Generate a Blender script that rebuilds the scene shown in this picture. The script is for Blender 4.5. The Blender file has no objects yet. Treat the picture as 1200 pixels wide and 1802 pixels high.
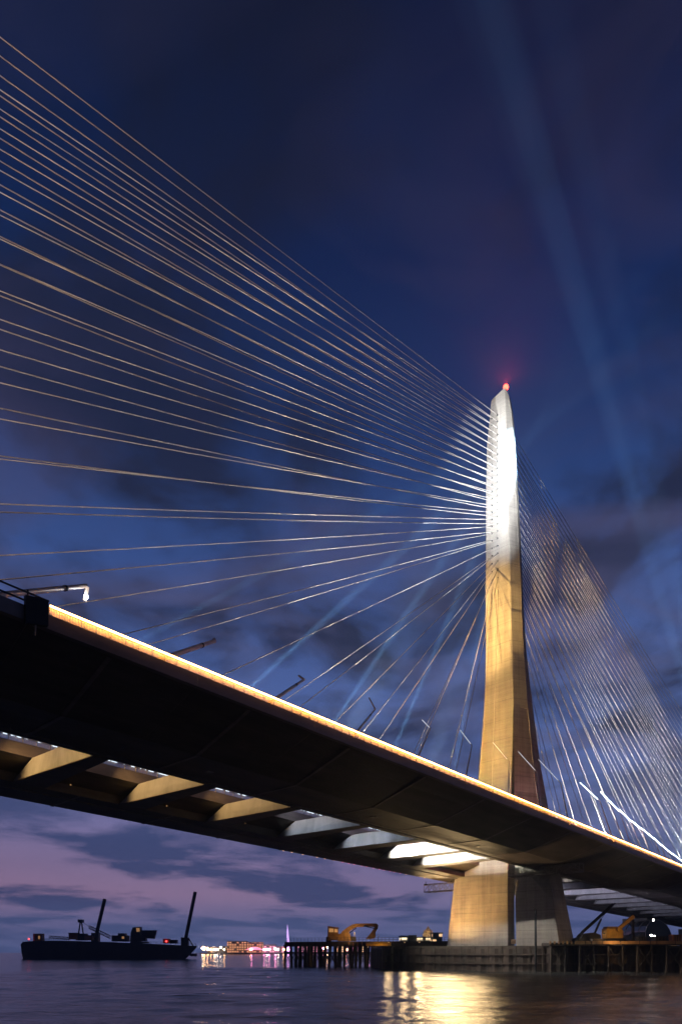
import bpy, math, random
from mathutils import Vector, Matrix
R = math.radians
rnd = random.Random(7)
sc = bpy.context.scene
COL = sc.collection

# ------------------------------------------------------------------ frame of reference
F = 1167.0            # focal length in pixels of the 1200 x 1802 photograph
HOR = 1674.0          # pixel row of the horizon
H = 4.05              # eye height over the water
TH = 0.755            # heading of the bridge
S_, C_ = math.sin(TH), math.cos(TH)
GR = -0.034           # longitudinal grade of the deck
U0, V0 = 132.8, 76.5  # pylon
def W(u, v, z=0.0):   # bridge frame -> world
    return Vector((S_*u - C_*v, C_*u + S_*v, z))
def at(px, py, Y):    # a point at depth Y
    return Vector(((px-600)/F*Y, Y, H + (HOR-py)/F*Y))
def u_of(px, v):
    r = (px-600)/F
    return v*(C_ + r*S_)/(S_ - r*C_)
def zs(u):            # soffit level of the deck
    return H + 18.0 + GR*(u-100)

# ------------------------------------------------------------------ materials
def mat(name, col=(.5,.5,.5), rough=.6, metal=0., emit=None, es=0., noise=None, bump=None, coat=0, spec=.5):
    m = bpy.data.materials.new(name); m.use_nodes = True
    nt = m.node_tree; N = nt.nodes; L = nt.links
    b = N['Principled BSDF']
    b.inputs['Base Color'].default_value = (*col, 1)
    b.inputs['Roughness'].default_value = rough
    b.inputs['Metallic'].default_value = metal
    b.inputs['Specular IOR Level'].default_value = spec
    if emit:
        b.inputs['Emission Color'].default_value = (*emit, 1)
        b.inputs['Emission Strength'].default_value = es
    if noise or bump:
        tc = N.new('ShaderNodeTexCoord')
    if noise:             # (scale, amount, stretch xyz)
        sca, amt, st = noise
        mp = N.new('ShaderNodeMapping'); mp.inputs['Scale'].default_value = st
        L.new(tc.outputs['Object'], mp.inputs['Vector'])
        nz = N.new('ShaderNodeTexNoise'); nz.inputs['Scale'].default_value = sca
        nz.inputs['Detail'].default_value = 6; nz.inputs['Roughness'].default_value = .65
        L.new(mp.outputs[0], nz.inputs['Vector'])
        rp = N.new('ShaderNodeValToRGB')
        rp.color_ramp.elements[0].position = .3; rp.color_ramp.elements[1].position = .72
        rp.color_ramp.elements[0].color = (*[c*(1-amt) for c in col], 1)
        rp.color_ramp.elements[1].color = (*[min(1, c*(1+amt*.6)) for c in col], 1)
        L.new(nz.outputs['Fac'], rp.inputs['Fac'])
        L.new(rp.outputs['Color'], b.inputs['Base Color'])
        rr = N.new('ShaderNodeMapRange'); rr.inputs['To Min'].default_value = rough*.8; rr.inputs['To Max'].default_value = min(1, rough*1.2)
        L.new(nz.outputs['Fac'], rr.inputs['Value']); L.new(rr.outputs[0], b.inputs['Roughness'])
    if bump:              # (scale, strength, distance)
        n2 = N.new('ShaderNodeTexNoise'); n2.inputs['Scale'].default_value = bump[0]; n2.inputs['Detail'].default_value = 5
        L.new(tc.outputs['Object'], n2.inputs['Vector'])
        bp = N.new('ShaderNodeBump'); bp.inputs['Strength'].default_value = bump[1]; bp.inputs['Distance'].default_value = bump[2]
        L.new(n2.outputs['Fac'], bp.inputs['Height']); L.new(bp.outputs[0], b.inputs['Normal'])
    return m

def concrete_mat():
    """cast concrete: slipform lifts, vertical rain streaks, blotches"""
    m = bpy.data.materials.new('cast_concrete'); m.use_nodes = True
    nt = m.node_tree; N = nt.nodes; L = nt.links; b = N['Principled BSDF']
    b.inputs['Roughness'].default_value = .8
    tc = N.new('ShaderNodeTexCoord')
    def noise(scale, st, det=6):
        mp = N.new('ShaderNodeMapping'); mp.inputs['Scale'].default_value = st
        L.new(tc.outputs['Object'], mp.inputs['Vector'])
        n = N.new('ShaderNodeTexNoise'); n.inputs['Scale'].default_value = scale; n.inputs['Detail'].default_value = det
        n.inputs['Roughness'].default_value = .65
        L.new(mp.outputs[0], n.inputs['Vector']); return n.outputs['Fac']
    blot = noise(.25, (1,1,.5)); streak = noise(.9, (1.6,1.6,.05)); board = noise(1.0, (.12,.12,2.2), 3)
    sep = N.new('ShaderNodeSeparateXYZ'); L.new(tc.outputs['Object'], sep.inputs[0])
    md = N.new('ShaderNodeMath'); md.operation = 'MODULO'; L.new(sep.outputs['Z'], md.inputs[0]); md.inputs[1].default_value = 4.2
    ln = N.new('ShaderNodeMath'); ln.operation = 'LESS_THAN'; L.new(md.outputs[0], ln.inputs[0]); ln.inputs[1].default_value = .1
    def M(op, a, c):
        n = N.new('ShaderNodeMath'); n.operation = op
        for i, x in enumerate((a, c)):
            if isinstance(x, (int, float)): n.inputs[i].default_value = x
            else: L.new(x, n.inputs[i])
        return n.outputs[0]
    s = M('ADD', M('MULTIPLY', blot, .45), M('MULTIPLY', streak, .35))
    s = M('ADD', s, M('MULTIPLY', board, .3))
    s = M('SUBTRACT', s, M('MULTIPLY', ln.outputs[0], .16))
    rp = N.new('ShaderNodeValToRGB'); L.new(s, rp.inputs['Fac'])
    rp.color_ramp.elements[0].position = .33; rp.color_ramp.elements[0].color = (.17,.16,.145,1)
    rp.color_ramp.elements[1].position = .72; rp.color_ramp.elements[1].color = (.47,.445,.40,1)
    L.new(rp.outputs[0], b.inputs['Base Color'])
    bp = N.new('ShaderNodeBump'); bp.inputs['Strength'].default_value = .35; bp.inputs['Distance'].default_value = .12
    L.new(s, bp.inputs['Height']); L.new(bp.outputs[0], b.inputs['Normal'])
    return m

def steel_mat(name, col, seam, rough=.5):
    """painted plate steel with welded panel seams every `seam` metres along the bridge and dirt runs"""
    m = mat(name, col, rough, 0, noise=(.22, .55, (.5, 1.6, 1.6)))
    nt = m.node_tree; N = nt.nodes; L = nt.links; b = N['Principled BSDF']
    tc = N.new('ShaderNodeTexCoord'); sep = N.new('ShaderNodeSeparateXYZ'); L.new(tc.outputs['Object'], sep.inputs[0])
    md = N.new('ShaderNodeMath'); md.operation = 'PINGPONG'; L.new(sep.outputs['X'], md.inputs[0]); md.inputs[1].default_value = seam/2
    md2 = N.new('ShaderNodeMath'); md2.operation = 'PINGPONG'; L.new(sep.outputs['Y'], md2.inputs[0]); md2.inputs[1].default_value = 2.1
    mn = N.new('ShaderNodeMath'); mn.operation = 'MINIMUM'; L.new(md.outputs[0], mn.inputs[0]); L.new(md2.outputs[0], mn.inputs[1])
    mr = N.new('ShaderNodeMapRange'); mr.inputs['From Max'].default_value = .07; L.new(mn.outputs[0], mr.inputs['Value'])
    bp = N.new('ShaderNodeBump'); bp.inputs['Strength'].default_value = .5; bp.inputs['Distance'].default_value = .05
    L.new(mr.outputs[0], bp.inputs['Height']); L.new(bp.outputs[0], b.inputs['Normal'])
    return m

def dash_mat():
    """a run of cool lamps with gaps and some of them dark"""
    m = mat('cool_light_run', (.2,.22,.25), .4, emit=(.75,.88,1), es=4.)
    nt = m.node_tree; N = nt.nodes; L = nt.links; b = N['Principled BSDF']
    tc = N.new('ShaderNodeTexCoord'); mp = N.new('ShaderNodeMapping'); mp.inputs['Scale'].default_value = (1.3,.01,.01)
    L.new(tc.outputs['Object'], mp.inputs['Vector'])
    n = N.new('ShaderNodeTexNoise'); n.inputs['Scale'].default_value = 1.; n.inputs['Detail'].default_value = 3; L.new(mp.outputs[0], n.inputs['Vector'])
    r = N.new('ShaderNodeMapRange'); r.inputs['From Min'].default_value = .46; r.inputs['From Max'].default_value = .54; r.inputs['To Max'].default_value = 1.5
    L.new(n.outputs['Fac'], r.inputs['Value']); L.new(r.outputs[0], b.inputs['Emission Strength'])
    return m

def window_mat(name, wall, lit, cell=(3.0, 3.0), share=.55, strength=3.0, seed=0.):
    """facade of rooms, some with the lights on"""
    m = bpy.data.materials.new(name); m.use_nodes = True
    nt = m.node_tree; N = nt.nodes; L = nt.links; b = N['Principled BSDF']
    b.inputs['Roughness'].default_value = .7
    tc = N.new('ShaderNodeTexCoord'); sep = N.new('ShaderNodeSeparateXYZ'); L.new(tc.outputs['Object'], sep.inputs[0])
    def M(op, a, c=0.):
        n = N.new('ShaderNodeMath'); n.operation = op
        for i, x in enumerate((a, c)):
            if isinstance(x, (int, float)): n.inputs[i].default_value = x
            else: L.new(x, n.inputs[i])
        return n.outputs[0]
    hx = M('ADD', sep.outputs['X'], sep.outputs['Y'])
    gx = M('DIVIDE', hx, cell[0]); gz = M('DIVIDE', sep.outputs['Z'], cell[1])
    fx = M('FRACT', gx); fz = M('FRACT', gz)
    inx = M('MULTIPLY', M('GREATER_THAN', fx, .22), M('LESS_THAN', fx, .8))
    inz = M('MULTIPLY', M('GREATER_THAN', fz, .3), M('LESS_THAN', fz, .82))
    win = M('MULTIPLY', inx, inz)
    cv = N.new('ShaderNodeCombineXYZ'); L.new(M('FLOOR', gx), cv.inputs[0]); L.new(M('FLOOR', gz), cv.inputs[1]); cv.inputs[2].default_value = seed
    wn = N.new('ShaderNodeTexWhiteNoise'); wn.noise_dimensions = '3D'; L.new(cv.outputs[0], wn.inputs['Vector'])
    on = M('LESS_THAN', wn.outputs['Value'], share)
    mx = N.new('ShaderNodeMix'); mx.data_type = 'RGBA'; L.new(win, mx.inputs['Factor'])
    mx.inputs['A'].default_value = (*wall, 1); mx.inputs['B'].default_value = (.02,.025,.03,1)
    L.new(mx.outputs['Result'], b.inputs['Base Color'])
    b.inputs['Emission Color'].default_value = (*lit, 1)
    L.new(M('MULTIPLY', M('MULTIPLY', win, on), strength), b.inputs['Emission Strength'])
    return m

MT = dict(
    concrete=concrete_mat(),
    soffit=steel_mat('weathered_steel_soffit', (.17,.145,.12), 14.2, .55),
    fascia=steel_mat('painted_edge_beam', (.30,.25,.23), 14.2, .5),
    beam=mat('pale_painted_steel', (.50,.49,.48), .5, noise=(.5,.35,(1,1,.3))),
    asphalt=mat('asphalt', (.05,.05,.052), .9, noise=(2,.3,(1,1,1))),
    cable=mat('pale_cable_sheath', (.62,.60,.57), .38, noise=(.4,.2,(1,1,1))),
    socket=mat('dark_anchor_recess', (.03,.03,.03), .6),
    rail=mat('galvanised_rail', (.36,.33,.30), .45, .6, noise=(3,.3,(1,1,1))),
    mesh=mat('woven_rail_mesh', (.72,.58,.38), .6, .2, noise=(6,.4,(1,1,1))),
    led=mat('warm_light_strip', (.9,.8,.6), .4, emit=(1,.44,.11), es=28.0),
    ledcool=mat('cool_light_strip', (.8,.85,.9), .4, emit=(.75,.88,1), es=4.),
    ledpink=mat('pink_lamp_glass', (.8,.4,.5), .4, emit=(1,.12,.25), es=3.),
    ledamber=mat('amber_lamp_glass', (.8,.5,.3), .4, emit=(1,.5,.18), es=3.),
    pole=mat('bronze_lamp_pole', (.55,.42,.34), .38, .3, noise=(1.5,.3,(1,1,1))),
    paleled=mat('white_lamp_tube', (.85,.88,.9), .4, emit=(.80,.90,1), es=7.),
    dimled=mat('dim_lamp_tube', (.75,.78,.85), .35, emit=(.80,.90,1), es=.55),
    lampoff=mat('unlit_lamp_tube', (.55,.5,.5), .35),
    red=mat('red_beacon_glass', (.8,.05,.05), .3, emit=(1,.055,.03), es=10.),
    redcore=mat('red_signal_glass', (.8,.05,.05), .3, emit=(1,.05,.03), es=14.),
    dark=mat('black_painted_steel', (.022,.022,.025), .55, .2, noise=(1.2,.4,(1,1,1))),
    rust=mat('rusty_sheet_pile', (.07,.05,.04), .8, noise=(.6,.6,(1,1,.15))),
    hull=mat('dark_hull_paint', (.028,.028,.034), .6, noise=(.3,.5,(1,1,.3))),
    timber=mat('wet_timber', (.075,.058,.045), .8, noise=(1.2,.5,(1,1,.1))),
    yellow=mat('yellow_machine_paint', (.62,.33,.05), .5, noise=(.9,.4,(1,1,1))),
    brown=mat('ochre_machine_paint', (.27,.15,.05), .55, noise=(.9,.5,(1,1,1))),
    orange=mat('orange_container_paint', (.40,.15,.06), .6, noise=(1,.4,(1,1,.4))),
    glass=mat('dark_cab_glass', (.03,.035,.04), .08, spec=.6),
    glowwin=mat('lit_window_glass', (.7,.5,.3), .4, emit=(1,.52,.2), es=.28),
    glowwhite=mat('lit_work_lamp', (.9,.9,.9), .4, emit=(1,.93,.82), es=45.),
    plywood=mat('amber_plywood_hoarding', (.45,.25,.10), .75, noise=(.8,.5,(1,1,.3))),
    paper=mat('amber_notice_board', (.62,.42,.24), .7, noise=(3,.3,(1,1,1))),
    ink=mat('dark_print', (.05,.04,.03), .7),
    land=mat('dark_bank', (.035,.034,.03), .95, noise=(.05,.5,(1,1,1))),
    stonelit=mat('pale_stone', (.52,.45,.34), .8, noise=(.4,.3,(1,1,1))),
    roof=mat('dull_roof', (.08,.07,.07), .8, noise=(.4,.4,(1,1,1))),
    violet=mat('violet_emissive_cladding', (.7,.6,.8), .5, emit=(.66,.42,1), es=1.7),  # violet floodlighting put in as the cladding's own glow
    pinktent=mat('pink_glowing_canopy', (.8,.5,.6), .6, emit=(1,.22,.45), es=2.),
    lampA=mat('amber_street_lamp_glass', (.9,.7,.5), .4, emit=(1,.5,.18), es=65.),
    lampW=mat('white_street_lamp_glass', (.9,.9,.9), .4, emit=(1,.80,.62), es=65.),
    lampP=mat('pink_street_lamp_glass', (.9,.6,.8), .4, emit=(1,.25,.6), es=55.),
    redlamp=mat('small_red_lamp_glass', (.8,.1,.1), .4, emit=(1,.05,.05), es=6.),
)

# ------------------------------------------------------------------ mesh builder
class MB:
    def __init__(s): s.v = []; s.f = []; s.sm = []
    def add(s, vs, fs, smooth=False):
        o = len(s.v); s.v += [Vector(p) for p in vs]
        s.f += [tuple(i+o for i in f) for f in fs]; s.sm += [smooth]*len(fs); return s
    def hexa(s, p):       # 8 corners: bottom 4 ccw, top 4 ccw
        return s.add(p, [(3,2,1,0),(4,5,6,7),(0,1,5,4),(1,2,6,5),(2,3,7,6),(3,0,4,7)])
    def box(s, c, d, rz=0., tilt=0.):
        m = Matrix.Rotation(rz, 3, 'Z') @ Matrix.Rotation(tilt, 3, 'Y')
        x, y, z = d[0]/2, d[1]/2, d[2]/2
        P = [(-x,-y,-z),(x,-y,-z),(x,y,-z),(-x,y,-z),(-x,-y,z),(x,-y,z),(x,y,z),(-x,y,z)]
        return s.hexa([Vector(c) + m @ Vector(p) for p in P])
    def bar(s, p, q, w, h=None, up=(0,0,1)):
        p, q = Vector(p), Vector(q); h = h or w
        d = (q-p).normalized(); up = Vector(up)
        if abs(d.dot(up)) > .98: up = Vector((0,1,0))
        a = d.cross(up).normalized()*w/2; b = a.normalized().cross(d).normalized()*h/2
        return s.hexa([p-a-b, p+a-b, q+a-b, q-a-b, p-a+b, p+a+b, q+a+b, q-a+b])
    def tube(s, pts, r, n=8, caps=True):
        pts = [Vector(p) for p in pts]; k = len(pts)
        rs = r if isinstance(r, (list, tuple)) else [r]*k
        vs = []; fs = []
        for i, p in enumerate(pts):
            d = (pts[min(i+1,k-1)] - pts[max(i-1,0)]).normalized()
            up = Vector((0,0,1)) if abs(d.z) < .95 else Vector((0,1,0))
            a = d.cross(up).normalized(); b = a.cross(d)
            for j in range(n):
                t = 2*math.pi*j/n; vs.append(p + a*math.cos(t)*rs[i] + b*math.sin(t)*rs[i])
        for i in range(k-1):
            for j in range(n):
                fs.append((i*n+j, i*n+(j+1)%n, (i+1)*n+(j+1)%n, (i+1)*n+j))
        s.add(vs, fs, True)
        if caps: s.add(vs[:n], [tuple(range(n))]); s.add(vs[-n:], [tuple(range(n))[::-1]])
        return s
    def loft(s, secs, cap=True):
        n = len(secs[0]); vs = [p for q in secs for p in q]; fs = []
        for i in range(len(secs)-1):
            for j in range(n):
                fs.append((i*n+j, i*n+(j+1)%n, (i+1)*n+(j+1)%n, (i+1)*n+j))
        if cap: fs += [tuple(range(n))[::-1], tuple(range((len(secs)-1)*n, len(secs)*n))]
        return s.add(vs, fs)
    def prism(s, pts, off):   # polygon extruded by a vector
        off = Vector(off); return s.loft([[Vector(p) for p in pts], [Vector(p)+off for p in pts]])
    def ball(s, c, r, n=10, m=6, sz=1.):
        c = Vector(c); vs = [c+Vector((0,0,-r*sz))]; fs = []
        for i in range(1, m):
            a = -math.pi/2 + math.pi*i/m
            for j in range(n):
                t = 2*math.pi*j/n; vs.append(c + Vector((r*math.cos(a)*math.cos(t), r*math.cos(a)*math.sin(t), r*sz*math.sin(a))))
        vs.append(c+Vector((0,0,r*sz))); L = len(vs)-1
        for j in range(n):
            fs.append((0, 1+(j+1)%n, 1+j)); fs.append((L, 1+(m-2)*n+j, 1+(m-2)*n+(j+1)%n))
            for i in range(m-2):
                fs.append((1+i*n+j, 1+i*n+(j+1)%n, 1+(i+1)*n+(j+1)%n, 1+(i+1)*n+j))
        return s.add(vs, fs, True)
    def truss(s, p, q, h, w, n, r=.06, side=(0,0,0)):
        """box truss from p to q (bottom chord), height h, width vector `side`"""
        p, q, sd = Vector(p), Vector(q), Vector(side); up = Vector((0,0,h))
        for o in (Vector(), sd):
            s.bar(p+o, q+o, r*2); s.bar(p+o+up, q+o+up, r*2)
            for i in range(n):
                a = p+o+(q-p)*i/n; b = p+o+(q-p)*(i+1)/n
                s.bar(a, a+up, r*1.4)
                if i % 2: s.bar(a+up, b, r*1.2)
                else: s.bar(a, b+up, r*1.2)
            s.bar(q+o, q+o+up, r*1.4)
        for i in range(n+1):
            a = p+(q-p)*i/n; s.bar(a, a+sd, r); s.bar(a+up, a+sd+up, r)
        return s
    def build(s, name, m, parent=None, inv=None):
        """inv: function world -> local of the parent"""
        me = bpy.data.meshes.new(name)
        vs = [inv(p) if inv else p for p in s.v]
        me.from_pydata([tuple(p) for p in vs], [], s.f); me.update()
        me.polygons.foreach_set('use_smooth', s.sm)
        me.materials.append(m)
        bm_fix(me)
        o = bpy.data.objects.new(name, me); COL.objects.link(o)
        if parent: o.parent = parent
        return o
import bmesh
def bm_fix(me):
    b = bmesh.new(); b.from_mesh(me); bmesh.ops.recalc_face_normals(b, faces=b.faces); b.to_mesh(me); b.free()

class Thing:
    def __init__(s, name, label, cat, loc, group=None, kind=None, rz=0.):
        s.loc = Vector(loc); s.rz = rz
        o = bpy.data.objects.new(name, None); COL.objects.link(o); o.empty_display_size = .3
        o.location = s.loc; o.rotation_euler = (0,0,rz)
        o['label'] = label; o['category'] = cat
        if group: o['group'] = group
        if kind: o['kind'] = kind
        s.o = o; s.m = Matrix.Rotation(-rz, 3, 'Z')
    def inv(s, p): return s.m @ (Vector(p) - s.loc)
    def part(s, name, mb, m, parent=None, label=None):
        o = mb.build(name, MT[m] if isinstance(m, str) else m, parent or s.o, s.inv)
        if label: o['label'] = label
        return o
def struct(name, mb, m, kind='structure'):
    o = mb.build(name, MT[m] if isinstance(m, str) else m); o['kind'] = kind; return o
def uplook(p, t):
    return (Vector(t)-Vector(p)).to_track_quat('-Z', 'Y').to_euler()
def spot(name, p, t, power, col, ang, blend=.15, r=.15):
    l = bpy.data.lights.new(name, 'SPOT'); l.energy = power; l.color = col
    l.spot_size = R(ang); l.spot_blend = blend; l.shadow_soft_size = r
    o = bpy.data.objects.new(name, l); COL.objects.link(o); o.location = p; o.rotation_euler = uplook(p, t); return o
def point(name, p, power, col, r=.2):
    l = bpy.data.lights.new(name, 'POINT'); l.energy = power; l.color = col; l.shadow_soft_size = r
    o = bpy.data.objects.new(name, l); COL.objects.link(o); o.location = p; return o

# ================================================================== THE BRIDGE
B = Thing('cable_stayed_bridge', 'cable-stayed bridge with one tall floodlit concrete pylon and fanned cables over the river', 'bridge',
          W(U0, V0, 0), rz=math.atan2(C_, S_))
def UV(u, v, z): return W(u, v, z)
UA, UB = -285.0, 540.0

# ---- two box decks
def deck_sec(near, u):
    z = zs(u)
    y = (lambda v: v) if near else (lambda v: 149.1 - v)
    P = [(48.5,2.74),(57.3,0.),(65.8,0.),(65.8,1.15),(69.6,2.35),(69.6,3.55),(49.3,3.55),(49.3,3.72),(48.5,3.72)]
    return [UV(u, y(a), z+b) for a, b in P]
US = [UA + (UB-UA)*i/60 for i in range(61)]
decks = []
for near in (True, False):
    mb = MB().loft([deck_sec(near, u) for u in (UA, UB)])
    d = B.part('deck', mb, 'soffit'); decks.append(d)
    y = (lambda v: v) if near else (lambda v: 149.1 - v)
    # edge beam on the outer side, inner edge upstand
    fa = MB().loft([[UV(u, y(a), zs(u)+b) for a, b in ((48.44,2.70),(48.75,2.60),(48.75,3.76),(48.44,3.76))] for u in (UA, UB)])
    fa.loft([[UV(u, y(a), zs(u)+b) for a, b in ((69.45,2.30),(69.66,2.30),(69.66,3.75),(69.45,3.75))] for u in (UA, UB)])
    B.part('edge_beam', fa, 'fascia', d)
    for k in range(-1, 15 if near else 10):
        u = 25.5 + 13.9*k; sp = MB()
        for (a0,b0),(a1,b1) in (((48.9,2.58),(57.25,0.03)),((57.25,0.),(65.7,0.))):
            p0, p1 = UV(u, y(a0), zs(u)+b0-.05), UV(u, y(a1), zs(u)+b1-.02)
            sp.bar(p0, p1, .42, .035)
        B.part('splice_plate', sp, 'fascia', d)
        if near and k % 2:
            B.part('access_hatch', MB().box(UV(u+4.2, y(61.), zs(u+4.2)-.03), (.9,.6,.06), math.atan2(C_,S_)), 'rail', d)
    pp = MB()
    pp.tube([UV(-60, y(63.9), zs(-60)-.28), UV(UB, y(63.9), zs(UB)-.28)], .11, 8)
    for k in range(120):
        u = -50+4.6*k; pp.bar(UV(u, y(63.9), zs(u)-.4), UV(u, y(63.9), zs(u)+.02), .07)
    B.part('drain_pipe', pp, 'rail', d)
    rd = MB().loft([[UV(u, y(a), zs(u)+b) for a, b in ((50.2,3.555),(66.5,3.555),(66.5,3.60),(50.2,3.60))] for u in (UA, UB)])
    B.part('road_surface', rd, 'asphalt', d)
near_deck, far_deck = decks

# ---- railings with woven mesh and a light strip
def railing(v, u1, u2, h0, h1, post, deck, inward, led, dash=None):
    mb = MB()
    a = UV(u1, v, zs(u1)); b = UV(u2, v, zs(u2))
    for hh, w in ((h1-.03, .08), (h0+.06, .05)):
        mb.bar(a+Vector((0,0,hh)), b+Vector((0,0,hh)), w)
    n = int((u2-u1)/post)
    for i in range(n+1):
        u = u1 + i*post; p = UV(u, v, zs(u)); mb.bar(p+Vector((0,0,h0)), p+Vector((0,0,h1)), .07, .05)
    r = B.part('railing', mb, 'rail', deck)
    # vertical wires of the infill
    w = MB(); k = .12
    n = int((min(u2, 330)-u1)/k)
    vs = []; fs = []
    for i in range(n):
        u = u1 + i*k; p = UV(u, v+inward*.05, zs(u)+h0+.04); q = UV(u+.07, v+inward*.05, zs(u)+h0+.04)
        t = Vector((0,0,h1-h0-.1)); o = len(vs)
        vs += [p, q, q+t, p+t]; fs += [(o,o+1,o+2,o+3)]
    w.add(vs, fs)
    for j in range(5):
        hh = h0 + .1 + (h1-h0-.2)*j/4
        w.bar(UV(u1, v+inward*.07, zs(u1)+hh), UV(u2, v+inward*.07, zs(u2)+hh), .012)
    B.part('rail_mesh', w, 'mesh', deck)
    return r
uL = u_of(87, 48.6)
railing(48.62, uL, UB, 3.76, 4.47, 1.2, near_deck, 1, True)
st = MB()
st.loft([[UV(u, 48.36+a, zs(u)+4.36+b) for a, b in ((0,0),(.10,0),(.10,.10),(0,.10))] for u in (uL, UB)])
B.part('light_strip', st, 'led', near_deck)
# plain rail beyond the lit run, towards the eye
pr = MB()
for hh in (4.42, 5.05): pr.bar(UV(-60, 48.6, zs(-60)+hh), UV(uL, 48.6, zs(uL)+hh-.25), .10)
for i in range(40):
    u = uL - 1.5 - i*2.; pr.bar(UV(u, 48.6, zs(u)+3.7), UV(u, 48.6, zs(u)+5.0), .08)
B.part('railing', pr, 'dark', near_deck)
# inner rail and outer rail of the far deck
railing(149.1-69.5, -30, UB, 3.75, 4.6, 1.6, far_deck, 1, False)
railing(149.1-48.6, -30, UB, 3.76, 4.6, 2.0, far_deck, -1, False)
cl = MB().bar(UV(8, 149.1-69.62, zs(8)+4.35), UV(130, 149.1-69.62, zs(130)+4.35), .05, .09)
B.part('light_strip', cl, dash_mat(), far_deck)
for nm, u1, u2, st_, mm in (('string_light', 98, 118, 2.3, 'ledpink'), ('string_light', 82, 97, 3.2, 'ledamber'), ('string_light', 119, 128, 3.1, 'ledamber')):
    u = u1
    while u < u2:
        B.part(nm, MB().bar(UV(u, 91.95, zs(u)+.05), UV(u+.35, 91.95, zs(u)+.05), .10, .10), mm, far_deck); u += st_*rnd.uniform(.6, 1.3)

# ---- crossbeams between the decks
def crossbeam(u):
    z = zs(u); v1, v2 = 65.9, 83.2; w = 1.7; mb = MB()
    vk = 79.6
    # wedge-shaped box beam: full depth, the face folds to a haunch at the far deck
    mb.loft([[UV(u, v1, z+.02), UV(u+w, v1, z+.02), UV(u+w, v1, z+2.3), UV(u+.02, v1, z+2.3)],
             [UV(u-.95, 76.2, z+.02), UV(u+w+.3, 76.2, z+.02), UV(u+w+.3, 79.4, z+2.3), UV(u-.75, 79.4, z+2.3)],
             [UV(u-1.55, v2, z+.02), UV(u+w+.5, v2, z+.02), UV(u+w+.5, v2, z+2.3), UV(u+1.3, v2, z+2.3)]])
    c = B.part('crossbeam', mb, 'beam')
    fl = MB()
    fl.loft([[UV(u-.1, v1, z-.06), UV(u+w+.1, v1, z-.06), UV(u+w+.1, v1, z+.015), UV(u-.1, v1, z+.015)],
             [UV(u-1.66, v2, z-.06), UV(u+w+.6, v2, z-.06), UV(u+w+.6, v2, z+.015), UV(u-1.66, v2, z+.015)]])
    B.part('flange', fl, 'soffit', c)
    return c
for u in [4.5, 18.5, 32.5, 46.3, 60.2, 74.3, 88.0, 101.0, 111.4] + [150+13.2*k for k in range(14)]:
    crossbeam(u)

# ---- pylon: a mast that splits into two legs above the deck
def vx(px, u):        # lateral position, at station u, of a sight line
    r = (px-600)/F
    return u*(S_-r*C_)/(C_+r*S_)
UF = 129.8            # front face
YP = C_*UF + S_*77.
def zz(y): return H + (HOR-y)/F*YP
rows = [(1255,849,903,928.5,938),(1200,852,902,924.5,931),(1150,853,900.5,921,925.5),(1100,853,899,918.5,922),(1050,852.5,898,916.5,919.5),
        (950,853,895,912,915.5),(850,853.5,893,906.5,909.5),(780,855,891,903.5,906),(735,859.4,889.3,898.6,901.3),(716,861.2,888.3,895.4,898.3)]
def mast_sec(L_, M_, Cx, Rx, z, f, bk):
    l, m = vx(L_, f), vx(M_, f); t = min(.5, (l-m)*.1)
    du = (Cx-M_)*.13; uc = f+du; ur = uc + max(.5, (Rx-Cx)*.25)
    return [UV(f+.35, l, z(0)), UV(f, l-t, z(1)), UV(f, m+t*.5, z(2)), UV(f+.12, m, z(2)), UV(uc, vx(Cx, uc), z(3)), UV(ur, vx(Rx, ur), z(4)), UV(f+bk, vx(Rx, ur)+(f+bk-ur)*.56, z(4)), UV(f+bk, l, z(5))]
secs = []
for y, L_, M_, Cx, Rx in rows:
    bk = 3.4 + (y-716)/539*4.0
    secs.append(mast_sec(L_, M_, Cx, Rx, (lambda i, z=zz(y): z), UF, bk))
tz = [zz(709), zz(706), zz(699), zz(711), zz(715), zz(709)]
secs.append(mast_sec(861.9, 888, 895, 897.6, (lambda i: tz[i]), UF+.1, 3.2))
mast = B.part('pylon_mast', MB().loft(secs), 'concrete')
l1 = []; l2 = []
for y, L_, M1, t1, M2, Cx, Rx in [(1680,780.5,893,2.6,908.5,987,1013),(1660,783,893,2.6,908,984,1010),(1590,790.5,893,2.5,906.4,973,995),(1515,801,893.5,2.4,904.8,961,980),
                             (1450,822,896,2.2,904.2,952,969),(1400,836,898.5,2.0,904.4,944.5,960.5),(1350,841,900.5,1.4,904.2,938.5,951),(1300,845.5,902,.8,904,933.5,944),(1250,849.2,903,.3,903.8,928,937.3)]:
    z = zz(y); bk = 7.3
    f = UF - max(0, (y-1400))*.0012 + (.04 if y < 1260 else 0)
    l, m = vx(L_, f), vx(M1, f)
    ch = .35 if y < 1540 else .9
    l1.append([UV(f+ch, l, z), UV(f, l-ch*1.9, z), UV(f, m+.12, z), UV(f+.12, m, z), UV(f+t1+.3, m, z), UV(f+bk, m+2.6, z), UV(f+bk, l, z)])
    a_, c_ = vx(M2, f), vx(Cx, f); k_ = max(0., min(1., (1560-y)/150)); uc = f+.15+(Cx-M2)*.13*k_; c_ = vx(Cx, uc); ur = uc + max(1.2, (Rx-Cx)*.25); r_ = vx(Rx, ur)
    l2.append([UV(f, a_, z), UV(f+t1+.3, a_, z), UV(ur+.6, min(a_-.3, r_+3.), z), UV(ur, r_, z), UV(uc, c_, z), UV(uc-.12, c_+.15, z)])
leg_a = B.part('pylon_leg', MB().loft(l1), 'concrete', label='golden floodlit pylon leg under the deck')
leg_b = B.part('pylon_leg', MB().loft(l2), 'concrete', label='shaded pylon leg under the deck')
def vv(px): return vx(px, UF)
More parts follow.
